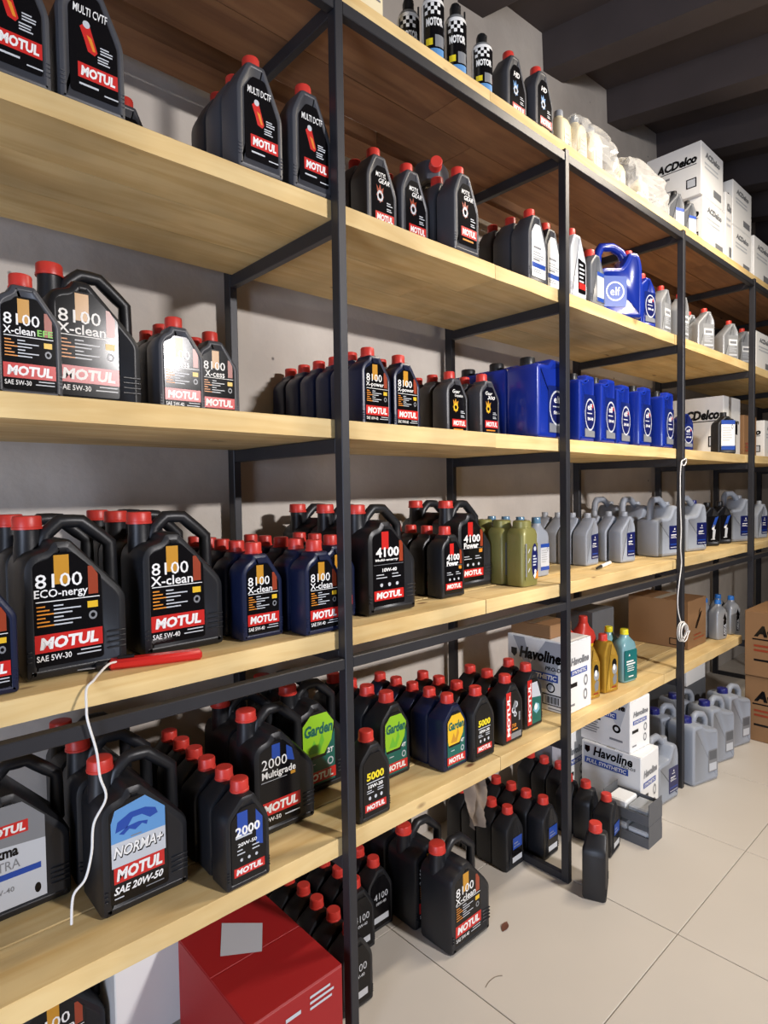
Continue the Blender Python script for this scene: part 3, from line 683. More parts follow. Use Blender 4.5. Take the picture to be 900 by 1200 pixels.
column('motyl', 1.4367, 0.1413, 2.3565, 0.0000, 2, 0.088, 'middle one of three charcoal gear-ring bottles on the second shelf', 'the middle gear-ring bottle on the second shelf', 'oil bottles on the second shelf')
column('motyl', 1.5804, 0.0450, 2.3565, 0.0000, 2, 0.088, 'rightmost of three charcoal gear-ring bottles, before the board joint on second shelf', 'the rightmost gear-ring bottle on the second shelf', 'oil bottles on the second shelf')
column('white', 2.0226, 0.0641, 2.3565, 0.0000, 3, 0.088, 'charcoal bottle with blank white label, left of the second post, second shelf', 'the white-labelled bottle left of the second post', 'oil bottles on the second shelf')
column('white', 2.1736, 0.0926, 2.3565, 0.0000, 1, 0.088, 'white-labelled charcoal bottle partly hidden by the second post, second shelf', '', 'oil bottles on the second shelf')
column('whitesil', 2.2992, 0.0530, 2.3565, 0.0000, 1, 0.088, 'pale silver bottle with red cap just right of the second post, second shelf', '', 'oil bottles on the second shelf')
column('ribblk', 2.4689, 0.0600, 2.3565, 0.0000, 1, 0.086, 'dark grey ribbed bottle with red cap left of the blue jug, second shelf', '', 'oil bottles on the second shelf')
column('elf1', 2.9716, 0.0618, 2.3565, -0.1745, 1, 0.087, 'blue red-capped bottle beside the overhanging blue jug on the second shelf', '', 'oil bottles on the second shelf')
column('silver1', 3.1849, 0.0675, 2.3565, 0.0000, 2, 0.081, 'silver bottle with red cap right of the blue bottles, second shelf', 'the silver bottle right of the blue bottles', 'oil bottles on the second shelf')
column('silver1', 3.3909, 0.0575, 2.3565, 0.0000, 1, 0.081, 'silver bottle half hidden by the third post, second shelf', '', 'oil bottles on the second shelf')
column('silver1', 3.7847, 0.0804, 2.3565, -0.4363, 2, 0.089, 'silver red-capped bottle with white square label between third and fourth posts', 'the silver bottle with white square label', 'oil bottles on the second shelf')
column('silver1', 4.1874, 0.0804, 2.3565, -0.4363, 1, 0.089, 'silver red-capped bottle standing over the board edge before the fourth post', '', 'oil bottles on the second shelf')
column('silver1', 4.4638, 0.0904, 2.3565, -0.4363, 1, 0.089, 'silver bottle with patterned label right against the fourth post, second shelf', '', 'oil bottles on the second shelf')
column('efe', 0.1863, 0.1890, 1.7755, 0.0000, 1, 0.084, 'charcoal bottle at the far left photo edge on the third shelf', '', 'oil bottles on the third shelf')
column('efe', 0.3038, 0.1078, 1.7755, 0.0000, 1, 0.084, 'charcoal bottle with green letters on its label at left of third shelf', '', 'oil bottles on the third shelf')
column('xclean5b', 0.4650, 0.2493, 1.7755, 0.0000, 1, 0.156, 'big black handled jug on the third shelf, left end', '', 'oil bottles on the third shelf')
column('xcess', 0.6637, 0.2049, 1.7755, 0.0000, 3, 0.084, 'charcoal bottle with glaring black label right of the big jug, third shelf', 'the glaring bottle right of the big jug, third shelf', 'oil bottles on the third shelf')
column('xcess', 0.7990, 0.2773, 1.7755, 0.0000, 2, 0.084, 'charcoal bottle standing in front of the first rear post, third shelf', 'the bottle before the first rear post', 'oil bottles on the third shelf')
column('xpow', 1.2586, 0.1406, 1.7755, 0.0000, 6, 0.084, 'navy bottle heading a six-deep line right of the first post, third shelf', 'the navy bottle right of the first post, third shelf', 'oil bottles on the third shelf')
column('xpow', 1.4086, 0.1588, 1.7755, 0.0000, 2, 0.084, 'navy red-capped bottle with gold-striped label, second right of first post, third shelf', 'the second navy bottle right of the first post, third shelf', 'oil bottles on the third shelf')
column('comp', 1.7521, 0.2382, 1.7755, 0.0000, 3, 0.084, 'charcoal bottle with yellow gear ring and long title, third shelf', 'the yellow gear-ring bottle with long title', 'oil bottles on the third shelf')
column('g300', 1.8909, 0.1941, 1.7755, 0.0000, 2, 0.084, 'charcoal bottle with yellow gear ring beside the blue jugs, third shelf', 'the yellow gear-ring bottle beside the blue jugs', 'oil bottles on the third shelf')
column('elf5', 2.0971, 0.0845, 1.7755, 0.0000, 3, 0.151, 'big glossy blue jug left of the second post, third shelf', 'the big blue jug left of the second post', 'oil bottles on the third shelf')
column('elf1k', 3.4806, 0.0694, 1.7755, -0.3491, 1, 0.078, 'small dark blue bottle peeping past the third post on the third shelf', '', 'oil bottles on the third shelf', scale=0.850)
column('blk1', 4.1440, 0.0805, 1.7755, -0.6632, 1, 0.108, 'black bottle with white panel label standing before the white carton, third shelf', '', 'oil bottles on the third shelf')
column('xclean1', 0.2002, 0.0787, 1.2005, 0.0000, 1, 0.084, 'navy bottle cut by the left photo edge on the fourth shelf', '', 'oil bottles on the fourth shelf')
column('eco5', 0.3825, 0.1600, 1.2005, 0.0000, 2, 0.162, 'black handled jug behind the white string end, fourth shelf', 'the black jug behind the white string end', 'oil bottles on the fourth shelf')
column('xclean5', 0.6260, 0.1750, 1.2005, 0.0000, 3, 0.160, 'black handled jug standing right above the red cutter, fourth shelf', 'the black jug right above the red cutter', 'oil bottles on the fourth shelf')
column('xclean1', 0.8255, 0.1140, 1.2005, 0.0000, 5, 0.084, 'navy red-capped bottle right of the jugs, heading the left line, fourth shelf', 'the navy bottle heading the left line, fourth shelf', 'oil bottles on the fourth shelf')
column('xclean1', 0.9712, 0.0450, 1.2005, 0.0000, 5, 0.084, 'navy red-capped bottle close to the shelf edge by the first post, fourth shelf', 'the navy bottle at the shelf edge, fourth shelf', 'oil bottles on the fourth shelf')
column('xclean1', 1.1149, 0.1590, 1.2005, 0.0000, 3, 0.084, 'navy bottle set back behind the first post on the fourth shelf', 'the navy bottle set back behind the first post', 'oil bottles on the fourth shelf')
column('4100', 1.2862, 0.1450, 1.2005, 0.0000, 3, 0.158, 'black handled jug with red-striped label right of the first post, fourth shelf', 'the black jug with red-striped label', 'oil bottles on the fourth shelf')
column('pow1', 1.6227, 0.1540, 1.2005, 0.0000, 4, 0.084, 'black red-capped bottle in front of the tall power-label jug, fourth shelf', 'the small black bottle before the tall jug', 'oil bottles on the fourth shelf')
column('pow5', 1.8389, 0.2650, 1.2005, 0.0000, 2, 0.158, 'black handled jug behind the small black bottle, beside olive bottles', 'the black jug beside the olive bottles', 'oil bottles on the fourth shelf')
column('ac1', 2.7478, 0.2375, 1.2005, 0.0000, 4, 0.081, 'grey blue-labelled bottle just right of the second post, fourth shelf', 'the grey bottle just right of the second post', 'oil bottles on the fourth shelf')
column('ac1', 2.9793, 0.1658, 1.2005, -0.1396, 3, 0.082, 'grey blue-labelled bottle behind the white pen, fourth shelf', 'the grey bottle behind the white pen', 'oil bottles on the fourth shelf')
column('ac5', 3.3764, 0.1513, 1.2005, -0.2094, 3, 0.163, 'big grey handled jug left of the third post behind the hanging wire', 'the big grey jug left of the third post', 'oil bottles on the fourth shelf', scale=0.950)
column('ac5n', 3.7473, 0.1463, 1.2005, -0.2094, 1, 0.142, 'big grey handled jug just right of the third post, fourth shelf', '', 'oil bottles on the fourth shelf', scale=0.950)
column('xado', 4.1207, 0.1647, 1.2005, -0.4363, 1, 0.099, 'black bottle with blue streak, left one of a pair on the fourth shelf', '', 'oil bottles on the fourth shelf', scale=1.050)
column('xado', 4.3360, 0.1647, 1.2005, -0.4363, 1, 0.099, 'black bottle with blue streak, right one of a pair on the fourth shelf', '', 'oil bottles on the fourth shelf', scale=1.050)
column('ac5', 4.5529, 0.1625, 1.2005, -0.3491, 1, 0.155, 'grey handled jug left of the fourth post on the fourth shelf', '', 'oil bottles on the fourth shelf')
column('ac1', 4.9313, 0.1150, 1.2005, -0.2618, 1, 0.088, 'grey bottle right of the fourth post at the photo edge', '', 'oil bottles on the fourth shelf', scale=1.050)
column('tekma', 0.2965, 0.3350, 0.6265, 0.0000, 1, 0.156, 'black jug with pale grey label at the left edge of the lowest shelf', '', 'oil bottles on the lowest shelf')
column('norma', 0.5200, 0.1800, 0.6265, 0.0000, 3, 0.160, 'black handled jug with sky-blue label on the lowest shelf', 'the jug with sky-blue label', 'oil bottles on the lowest shelf')
column('2000', 0.7252, 0.0400, 0.6265, 0.0000, 6, 0.084, 'black bottle with blue stripes at the front of a long line, lowest shelf', 'the blue-striped bottle, lowest shelf', 'oil bottles on the lowest shelf')
column('mg5', 0.9253, 0.2150, 0.6265, 0.0000, 2, 0.160, 'black handled jug with blue accents behind the blue-striped bottle, lowest shelf', 'the jug with blue accents, lowest shelf', 'oil bottles on the lowest shelf')
column('gard5', 1.1349, 0.3200, 0.6265, 0.0000, 2, 0.152, 'black jug with green leaf-shaped label left of the first post, lowest shelf', 'the green-labelled jug left of the first post', 'oil bottles on the lowest shelf')
column('5000', 1.1450, 0.0480, 0.6265, 0.0000, 1, 0.086, 'black bottle with yellow numerals overlapping the first post, lowest shelf', 'the yellow-numeral bottle at the first post', 'oil bottles on the lowest shelf')
column('gard2', 1.3620, 0.1948, 0.6265, 0.0000, 4, 0.096, 'black bottle with green leaf-shaped label right of the first post, lowest shelf', 'the green-labelled bottle right of the first post', 'oil bottles on the lowest shelf', scale=1.120)
column('gard1', 1.5561, 0.0950, 0.6265, 0.0000, 5, 0.086, 'navy bottle with amber leaf-shaped label in the middle of the lowest shelf', 'the amber-labelled bottle', 'oil bottles on the lowest shelf')
column('5000', 1.6849, 0.0750, 0.6265, 0.0000, 4, 0.086, 'black bottle with yellow numerals beside the amber-labelled one, lowest shelf', 'the yellow-numeral bottle beside the amber one', 'oil bottles on the lowest shelf')
column('710', 1.8735, 0.0850, 0.6265, 0.0000, 3, 0.086, 'black bottle with upright red band and engine picture, lowest shelf', 'the bottle with the engine picture', 'oil bottles on the lowest shelf')
column('teal710', 2.0537, 0.1150, 0.6265, 0.0000, 2, 0.086, 'black bottle with upright red band and aqua picture before the white carton', 'the bottle with the aqua picture', 'oil bottles on the lowest shelf')
column('gold', 2.5182, 0.1107, 0.6265, -0.1745, 1, 0.092, 'gold red-capped bottle next to the white carton, lowest shelf', '', 'oil bottles on the lowest shelf')
column('gold', 2.6686, 0.1007, 0.6265, -0.1745, 1, 0.092, 'gold red-capped bottle next to the teal antifreeze bottle, lowest shelf', '', 'oil bottles on the lowest shelf')
column('fl8100', 0.4148, 0.5044, 0.0005, 0.0000, 1, 0.156, 'black jug under the lowest shelf at bottom left corner', '', 'oil bottles on the floor')
column('fl8100', 1.6009, 0.1072, 0.0005, 0.0000, 3, 0.165, 'big black handled jug standing on the floor under the shelf, right of first post', 'the big black floor jug', 'oil bottles on the floor', scale=1.030)
column('floor1', 2.0602, 0.2147, 0.0005, 0.0000, 4, 0.084, 'black bottle on the floor left of the second post, with pale blue label', 'the pale-blue-labelled floor bottle', 'oil bottles on the floor')
column('floor1', 2.2360, 0.1555, 0.0005, 0.0000, 5, 0.084, 'black bottle on the floor touching the floor bar, with violet-blue label', 'the violet-blue-labelled floor bottle', 'oil bottles on the floor')
column('floor1', 2.5777, 0.2850, 0.0005, 0.0000, 3, 0.084, 'black floor bottle half hidden behind the second post', 'the floor bottle half hidden behind the second post', 'oil bottles on the floor')
column('floor1', 2.4968, 0.1000, 0.0005, 0.1745, 2, 0.090, 'black floor bottle just right of the second post', 'the floor bottle just right of the second post', 'oil bottles on the floor')
column('floor1', 2.4529, -0.0219, 0.0005, 0.1396, 1, 0.087, 'navy-black floor bottle in front of the grey display trays', '', 'oil bottles on the floor')
column('plain1', 2.1638, -0.1271, 0.0005, 0.4189, 1, 0.102, 'lone black bottle turned sideways, standing out on the tiles', '', 'oil bottles on the floor', scale=1.100)
column('fl4100', 1.1399, 0.1335, 0.0005, 0.0000, 6, 0.084, 'black floor bottle behind the first post foot, nearest one', 'the nearest floor bottle at the first post', 'oil bottles on the floor')
column('fl4100', 1.2901, 0.2944, 0.0005, 0.0000, 4, 0.084, 'black floor bottle behind the first post, middle one', 'the middle floor bottle at the first post', 'oil bottles on the floor')
column('fl4100', 1.4155, 0.3366, 0.0005, 0.0000, 3, 0.084, 'black floor bottle right of the first post, farthest of three', 'the farthest floor bottle at the first post', 'oil bottles on the floor')
column('can', 3.4126, -0.0206, 0.0005, -0.2618, 2, 0.170, 'big grey canister with blue cap at the third post foot, nearest', 'the nearest grey canister by the third post', 'oil bottles on the floor')
column('can', 3.7458, 0.0052, 0.0005, -0.2618, 2, 0.170, 'big grey canister in the middle of the floor row', 'the middle grey canister', 'oil bottles on the floor')
column('can', 4.0474, 0.0101, 0.0005, -0.2618, 1, 0.170, 'big grey canister next to the brown cartons', '', 'oil bottles on the floor')
column('ac5', 3.0615, 0.0251, 0.0005, -0.0873, 1, 0.140, 'grey handled jug on the floor between white cartons and third post', '', 'oil bottles on the floor', scale=0.950)
column('dkgrey1', 3.4495, 0.1166, 2.9345, -0.3491, 1, 0.086, 'dark grey bottle on the topmost shelf left of the white cartons', '', 'oil bottles on the topmost shelf')
column('dkgrey1', 3.5668, 0.0910, 2.9345, -0.3491, 1, 0.078, 'dark bottle with pale label touching the white cartons, topmost shelf', '', 'oil bottles on the topmost shelf', scale=0.900)
column('bjug', 2.7441, 0.0890, 2.3565, -0.6109, 1, 0.177, 'glossy blue jug with loop handle overhanging the second shelf edge', '', 'oil bottles on the second shelf')
column('dctf', 0.6271, 0.4010, 2.3565, 0.0000, 1, 0.088, 'dark bottle far back on the second shelf, only its red cap showing', '', 'oil bottles on the second shelf')
column('olive', 2.0052, 0.0940, 1.2005, 0.0000, 3, 0.094, 'olive bottle with navy oval label near the shelf edge, fourth shelf', 'the olive bottle with navy oval label', 'oil bottles on the fourth shelf')
column('clear1', 2.2729, 0.2070, 1.2005, 0.0000, 4, 0.080, 'grey bottle with clear blue cap behind the olive bottles', 'the grey bottle with clear blue cap', 'oil bottles on the fourth shelf')
column('ams', 4.2803, 0.0750, 0.6265, -0.2094, 2, 0.078, 'silver bottle with sky-blue cap at the end of the lowest shelf', 'the last silver bottle on the lowest shelf', 'oil bottles on the lowest shelf', scale=0.950)
column('ams', 4.0787, 0.0850, 0.6265, -0.2094, 3, 0.078, 'second to last silver sky-blue-capped bottle on the lowest shelf', 'the second to last silver bottle', 'oil bottles on the lowest shelf', scale=0.950)
column('teal', 2.8779, 0.1042, 0.6265, -0.1396, 2, 0.081, 'teal bottle with yellow cap beside the gold bottles, lowest shelf', 'the teal bottle beside the gold bottles', 'oil bottles on the lowest shelf')
column('redcan', 2.8229, 0.2947, 0.6265, -0.1745, 1, 0.097, 'red bottle behind the gold bottles, left one', '', 'oil bottles on the lowest shelf')
column('redcan', 2.6820, 0.3147, 0.6265, -0.1745, 1, 0.097, 'red bottle behind the gold bottles and white carton, farther one', '', 'oil bottles on the lowest shelf')
column('cream', 2.3318, 0.1240, 2.9345, 0.0000, 2, 0.094, 'cream bottle wrapped in clear plastic on the topmost shelf, left', 'the left cream bottle', 'oil bottles on the topmost shelf')
column('cream', 2.4228, 0.1040, 2.9345, 0.0000, 2, 0.094, 'cream bottle wrapped in clear plastic on the topmost shelf, middle', 'the middle cream bottle', 'oil bottles on the topmost shelf')
column('cream', 2.5377, 0.0940, 2.9345, 0.0000, 1, 0.094, 'cream bottle wrapped in clear plastic on the topmost shelf, right', '', 'oil bottles on the topmost shelf')
column('cream', 2.8590, 0.1440, 2.9345, 0.0000, 1, 0.094, 'white bottle inside the clear plastic bag on the topmost shelf', '', 'oil bottles on the topmost shelf')
column('cream', 3.1109, 0.1440, 2.9345, 0.0000, 1, 0.094, 'white bottle inside the low end of the clear plastic bag', '', 'oil bottles on the topmost shelf')
column('elf2', 2.3970, 0.0825, 1.7755, 0.0000, 3, 0.111, 'slim blue jug just right of the second post, third shelf', 'the slim blue jug right of the second post', 'oil bottles on the third shelf')
column('elf2', 2.5619, 0.0725, 1.7755, 0.0000, 3, 0.111, 'slim blue jug with oval label, second from the second post, third shelf', 'the second slim blue jug', 'oil bottles on the third shelf')
column('elf2', 2.7655, 0.1025, 1.7755, 0.0000, 2, 0.111, 'slim blue jug set back a little, third from the second post, third shelf', 'the third slim blue jug', 'oil bottles on the third shelf')
column('elf2', 2.9169, 0.0675, 1.7755, 0.0000, 2, 0.111, 'slim blue jug with pale oval label, fourth from the second post, third shelf', 'the fourth slim blue jug', 'oil bottles on the third shelf')
column('elf2', 3.1778, 0.0675, 1.7755, 0.0000, 2, 0.111, 'slim blue jug just left of the third post, third shelf', 'the slim blue jug left of the third post', 'oil bottles on the third shelf')

# a bottle lying on the caps of the gear-ring row, its cap towards the aisle
tb = bottle('motyl', (1.74, .335, 2.690), 0, 'charcoal bottle lying on its neighbours, red cap towards the aisle', 'bottle', None)
tb.rotation_euler = Matrix((( -.707, -.0, -.643), (.643, .0, -.766), (0, -1, 0))).to_euler() if False else (math.radians(90), 0, math.radians(-40))

# ------------------------------------------------------------------ cartons
def carton(name, x0, x1, y0, y1, z0, z1, m, label, cat='carton', group=None, front=None, left=None, top=None, rot=0.0, tape=True, flaps=True):
    w_, d_, h_ = x1-x0, y1-y0, z1-z0-.001
    root = tag(empty(name, ((x0+x1)/2, (y0+y1)/2, z0+.0005), (0, 0, rot)), label, cat, group)
    mb = MB(); mb.box(-w_/2, w_/2, -d_/2, d_/2, 0, h_-(.003 if flaps else 0), m, bev=.003); obj('body', mb.build('carton_body'), root)
    if flaps:
        for s in (-1, 1):
            mb = MB(); a, b = sorted((s*.0015, s*(d_/2-.001))); mb.box(-w_/2+.001, w_/2-.001, a, b, h_-.0035, h_, m, bev=.001); obj('flap', mb.build('flap'), root)
    if tape:
        mb = MB(); mb.box(-w_/2+.002, w_/2-.002, -.022, .022, h_, h_+.0006, TAPE); obj('tape', mb.build('tape'), root)
    def put(art, place):
        p = Print(place); art(p)
        if p.art.f: pa = obj('printed_panel', p.art.build('printed_panel'), root)
        if p.text.f: obj('lettering', p.text.build('lettering'), root)
    if front: put(front, lambda u, v, l: ((u-.5)*w_, -d_/2-.0006-.0003*l, v*h_))
    if left: put(left, lambda u, v, l: (-w_/2-.0006-.0003*l, (.5-u)*d_, v*h_))
    if top: put(top, lambda u, v, l: ((u-.5)*w_, (v-.5)*d_, h_+.001+.0003*l))
    return root
CHV = mat('print_silver_grey', (166,170,178), .35)
def hav_left(p):
    p.poly([(.10,.98),(.30,.98),(.40,.62),(.66,.98),(.97,.98),(.74,.30),(.46,.30)], CHV, 1)
    p.poly([(.07,.80),(.17,.80),(.17,.72),(.12,.67),(.07,.72)], KK, 3); p.T('Havoline', .56, .76, .70, .17, KK, .05, .2, 4); p.T('PRO-DS', .80, .60, .30, .06, KK, .03, .2, 4)
    p.R(.30, .86, .42, .53, PBL, 3); p.T('SYNTHETIC', .58, .475, .52, .07, W, .04, .15, 4); p.ring(.74, .33, .07, .05, KK, 3)
    p.R(.60, .96, .08, .24, KK, 2); p.R(.615, .945, .095, .225, LGR, 3)
    for i in range(12): p.R(.66+.018*i, .667+.018*i+.004*(i % 3), .11, .21, KK, 4)
    p.R(.70, .95, .03, .045, MGR, 2)
def hav_front(p):
    p.T('Havoline', .52, .72, .74, .11, MGR, .04, .2, 4); p.R(.14, .82, .52, .60, PBL, 2); p.T('SYNTHETIC', .48, .56, .60, .05, W, .03, .1, 4)
    p.R(.10, .40, .36, .42, KK, 2); p.ring(.76, .40, .08, .05, MGR, 2); p.ring(.74, .20, .08, .05, MGR, 2); p.R(.10, .30, .10, .13, MGR, 2)
def hav_low(p):
    p.poly([(.04,.98),(.72,.98),(.62,.66),(.04,.66)], LGR, 1); p.poly([(.06,.94),(.15,.94),(.15,.87),(.105,.83),(.06,.87)], KK, 2); p.T('Havoline', .54, .885, .66, .145, KK, .03, .2, 4); p.T('PRO-DS', .80, .79, .24, .04, KK, .02, .2, 4)
    p.R(.06, .80, .67, .765, PBL, 2); p.T('FULL SYNTHETIC', .43, .717, .68, .06, W, .025, .15, 4); p.R(.05, .9, .08, .11, MGR, 2)
def hav_up(p):
    p.poly([(.35,.98),(.97,.98),(.80,.40)], LGR, 1); p.T('Havoline', .58, .84, .66, .13, KK, .05, .2, 4); p.R(.16, .74, .58, .70, PBL, 2); p.T('SYNTHETIC', .46, .64, .50, .07, W, .04, .15, 4)
    p.R(.06, .42, .47, .51, KK, 2); p.lines(.06, .50, .40, 5, .05, .02, MGR, seed=4); p.ring(.74, .40, .08, .04, KK, 2); p.R(.6, .86, .16, .20, MGR, 2)
def ac_left(p):
    p.T('ACDelco', .56, .70, .74, .17, KK, .05, .2, 4); p.R(.14, .92, .585, .60, KK, 2); p.R(.14, .44, .46, .50, MGR, 2); p.R(.74, .92, .16, .34, KK, 2); p.R(.76, .90, .18, .32, LGR, 3); p.lines(.1, .5, .30, 3, .08, .025, MGR)
def ac_front(p):
    p.T('ACDelco', .50, .80, .66, .12, MGR, .05, .2, 4); p.lines(.14, .8, .62, 2, .08, .03, LGR, seed=6); p.R(.55, .9, .12, .26, MGR, 2)
def ac_kraft(p):
    p.T('ACDelco', .52, .70, .80, .17, KK, .06, .2, 4); p.R(.10, .94, .565, .585, KK, 2); p.lines(.12, .62, .46, 2, .07, .03, DRED, seed=6); p.R(.12, .40, .24, .27, KK, 2); p.R(.46, .62, .24, .27, KK, 2)
def kraft_mark(p):
    p.poly([(.55,.62),(.66,.80),(.58,.74)], KK, 2); p.poly([(.36,.40),(.46,.38),(.66,.60),(.74,.72),(.64,.70),(.44,.52)], KK, 2); p.lines(.3, .9, .24, 2, .08, .03, DRED)
# lowest shelf
carton('white_carton', 2.250, 2.448, .045, .345, E, E+.305, CARDW, 'white motor-oil carton with black lettering behind the second post, lowest shelf', left=hav_left, front=hav_front)
carton('kraft_box', 2.262, 2.43, .13, .335, E+.3055, E+.365, CARD, 'flat brown box lying on the white carton of the lowest shelf', tape=True)
carton('grey_carton', 2.93, 3.16, .30, .52, E, E+.30, CARDG, 'grey carton at the back of the lowest shelf behind the gold bottles', tape=False)
carton('kraft_carton', 3.66, 3.93, .10, .46, E, E+.285, CARD, 'open brown carton near the end of the lowest shelf', front=kraft_mark, left=lambda p: (p.R(.70,.95,.06,.2,KK,2), p.R(.715,.935,.075,.185,CARD,3)))
# topmost shelf
carton('cream_carton', .93, 1.232, .02, .30, TOP, TOP+.34, CREAM, 'cream carton on the topmost shelf behind the first post top', front=lambda p: (p.T('L', .78, .22, .07, .12, KK, .02, .3, 4), p.R(.86,.96,.14,.155,MGR,2)))
g = 'white cartons on the topmost shelf'
carton('white_carton', 3.72, 4.06, .05, .36, TOP, TOP+.295, CARDW, 'white carton at the bottom left of the topmost-shelf stack', group=g, left=ac_left, front=ac_front)
carton('white_carton', 3.69, 4.03, .05, .36, TOP+.296, TOP+.592, CARDW, 'white carton at the top left of the topmost-shelf stack', group=g, left=ac_left, front=ac_front)
carton('white_carton', 4.075, 4.185, .05, .36, TOP, TOP+.43, CARDW, 'narrow tall white carton in the middle of the topmost-shelf stack', group=g, front=ac_front)
carton('white_carton', 4.20, 4.545, .05, .36, TOP, TOP+.27, CARDW, 'lower white carton of the second stack on the topmost shelf', group=g, left=ac_left, front=ac_front)
carton('white_carton', 4.20, 4.545, .05, .36, TOP+.271, TOP+.545, CARDW, 'upper white carton of the second stack on the topmost shelf', group=g, left=ac_left, front=ac_front)
carton('white_carton', 4.57, 4.93, .04, .36, TOP, TOP+.30, CARDW, 'low white carton at the right end of the topmost shelf', group=g, left=ac_left, front=ac_front)
carton('white_carton', 5.0, 5.35, .04, .36, TOP, TOP+.30, CARDW, 'last white carton on the topmost shelf at the photo edge', group=g, left=ac_left, front=ac_front)
# second and third shelves, far end
carton('white_carton', 4.66, 5.02, .05, .36, A, A+.27, CARDW, 'white carton with black squares right of the fourth post, second shelf', left=lambda p: (p.R(.1,.5,.5,.8,KK,2), p.R(.14,.46,.54,.76,LGR,3), p.R(.1,.5,.1,.26,MGR,2)), front=ac_front)
carton('white_carton', 4.33, 4.645, .14, .50, C, C+.395, CARDW, 'big white carton behind the black bottle with white panel, third shelf', left=ac_left, front=lambda p: (p.T('A Clean', .5, .60, .8, .08, KK, .04, .15, 4), p.R(.70,.82,.38,.56,KK,2)))
carton('kraft_carton', 4.66, 4.92, .12, .45, C, C+.29, CARD, 'brown carton right of the big white carton, third shelf', front=lambda p: p.lines(.1,.6,.3,3,.08,.04,DRED))
carton('white_carton', 4.96, 5.26, .08, .40, C, C+.27, CARDW, 'white carton right of the fourth post, third shelf', left=ac_left, front=ac_front)
# floor
carton('red_carton', .682, .961, -.058, .335, 0, .33, CARDR, 'big red carton on the floor under the lowest shelf', tape=False,
       top=lambda p: p.poly([(.425,.917),(.735,.71),(.525,.47),(.197,.628)], LGR, 1), front=lambda p: (p.lines(.62,.95,.90,3,.045,.02,LGR,seed=3), p.R(.36,.52,.84,.87,LGR,2), p.R(.1,.4,.45,.62,LGR,2)))
carton('white_carton', .53, .75, .40, .56, 0.033, .36, CARDW, 'white carton against the wall left of the red carton', tape=False)
carton('white_carton', 2.735, 2.925, -.045, .255, 0, .325, CARDW, 'lower white motor-oil carton stacked on the floor behind the grey trays', left=hav_low, front=hav_front)
carton('white_carton', 2.745, 2.925, .0, .265, .326, .575, CARDW, 'upper white motor-oil carton just under the lowest shelf', left=hav_up, front=hav_front, rot=math.radians(-4))
carton('white_carton', 2.65, 2.86, .30, .53, 0, .35, CARDW, 'shaded white carton on the floor behind the red-capped bottles', left=lambda p: (p.R(.06,.7,.5,.85,MGR,1), p.lines(.1,.6,.44,4,.07,.03,MGR), p.R(.6,.95,.05,.2,KK,2), p.R(.62,.93,.07,.18,LGR,3)), front=hav_front)
carton('kraft_carton', 3.90, 4.20, .20, .50, .33, .53, CARDW, 'pale carton under the far end of the lowest shelf', tape=False)
carton('dark_crate', 3.89, 4.21, .20, .52, 0, .329, CARDG, 'dark crate on the floor holding up the pale carton', tape=False, cat='crate')
carton('kraft_carton', 4.18, 4.60, -.47, -.040, 0, .405, CARD, 'lower brown carton standing at the end of the lowest shelf', left=ac_kraft, front=ac_kraft)
carton('kraft_carton', 4.17, 4.59, -.47, -.040, .406, .808, CARD, 'upper brown carton standing at the end of the lowest shelf', left=ac_kraft, front=ac_kraft)
# grey display trays with packets
CLR = mat('clear_wrap', (225,228,230), .12, trans=.6)
for k, (z, lb) in enumerate(((0, 'lower grey display tray with a white packet beside the floor bottles'), (.098, 'upper grey display tray with clear-wrapped packets'))):
    t = tag(empty('display_tray', (2.650, -.045, z+.0005)), lb, 'tray', 'grey display trays')
    hw, hd = .068, .105
    mb = MB(); mb.box(-hw, hw, -hd, hd, 0, .004, CARDG); obj('base', mb.build('base'), t)
    for nm, (a, b, c, d, h1) in (('side_wall', (-hw, -hw+.003, -hd, hd, .045)), ('back_wall', (hw-.003, hw, -hd, hd, .07)), ('end_wall', (-hw+.0031, hw-.0031, -hd, -hd+.003, .096)), ('end_wall', (-hw+.0031, hw-.0031, hd-.003, hd, .096))):
        mb = MB(); mb.box(a, b, c, d, .0042, h1, CARDG); obj(nm, mb.build(nm), t)
    for q in range(2):
        mb = MB(); mb.box(-.055, .055, -.095+.097*q, -.004+.097*q, -.0+.005, .062+.008*q, CARDW if (k == 0 or q) else CLR, bev=.006); obj('packet', mb.build('packet'), t)

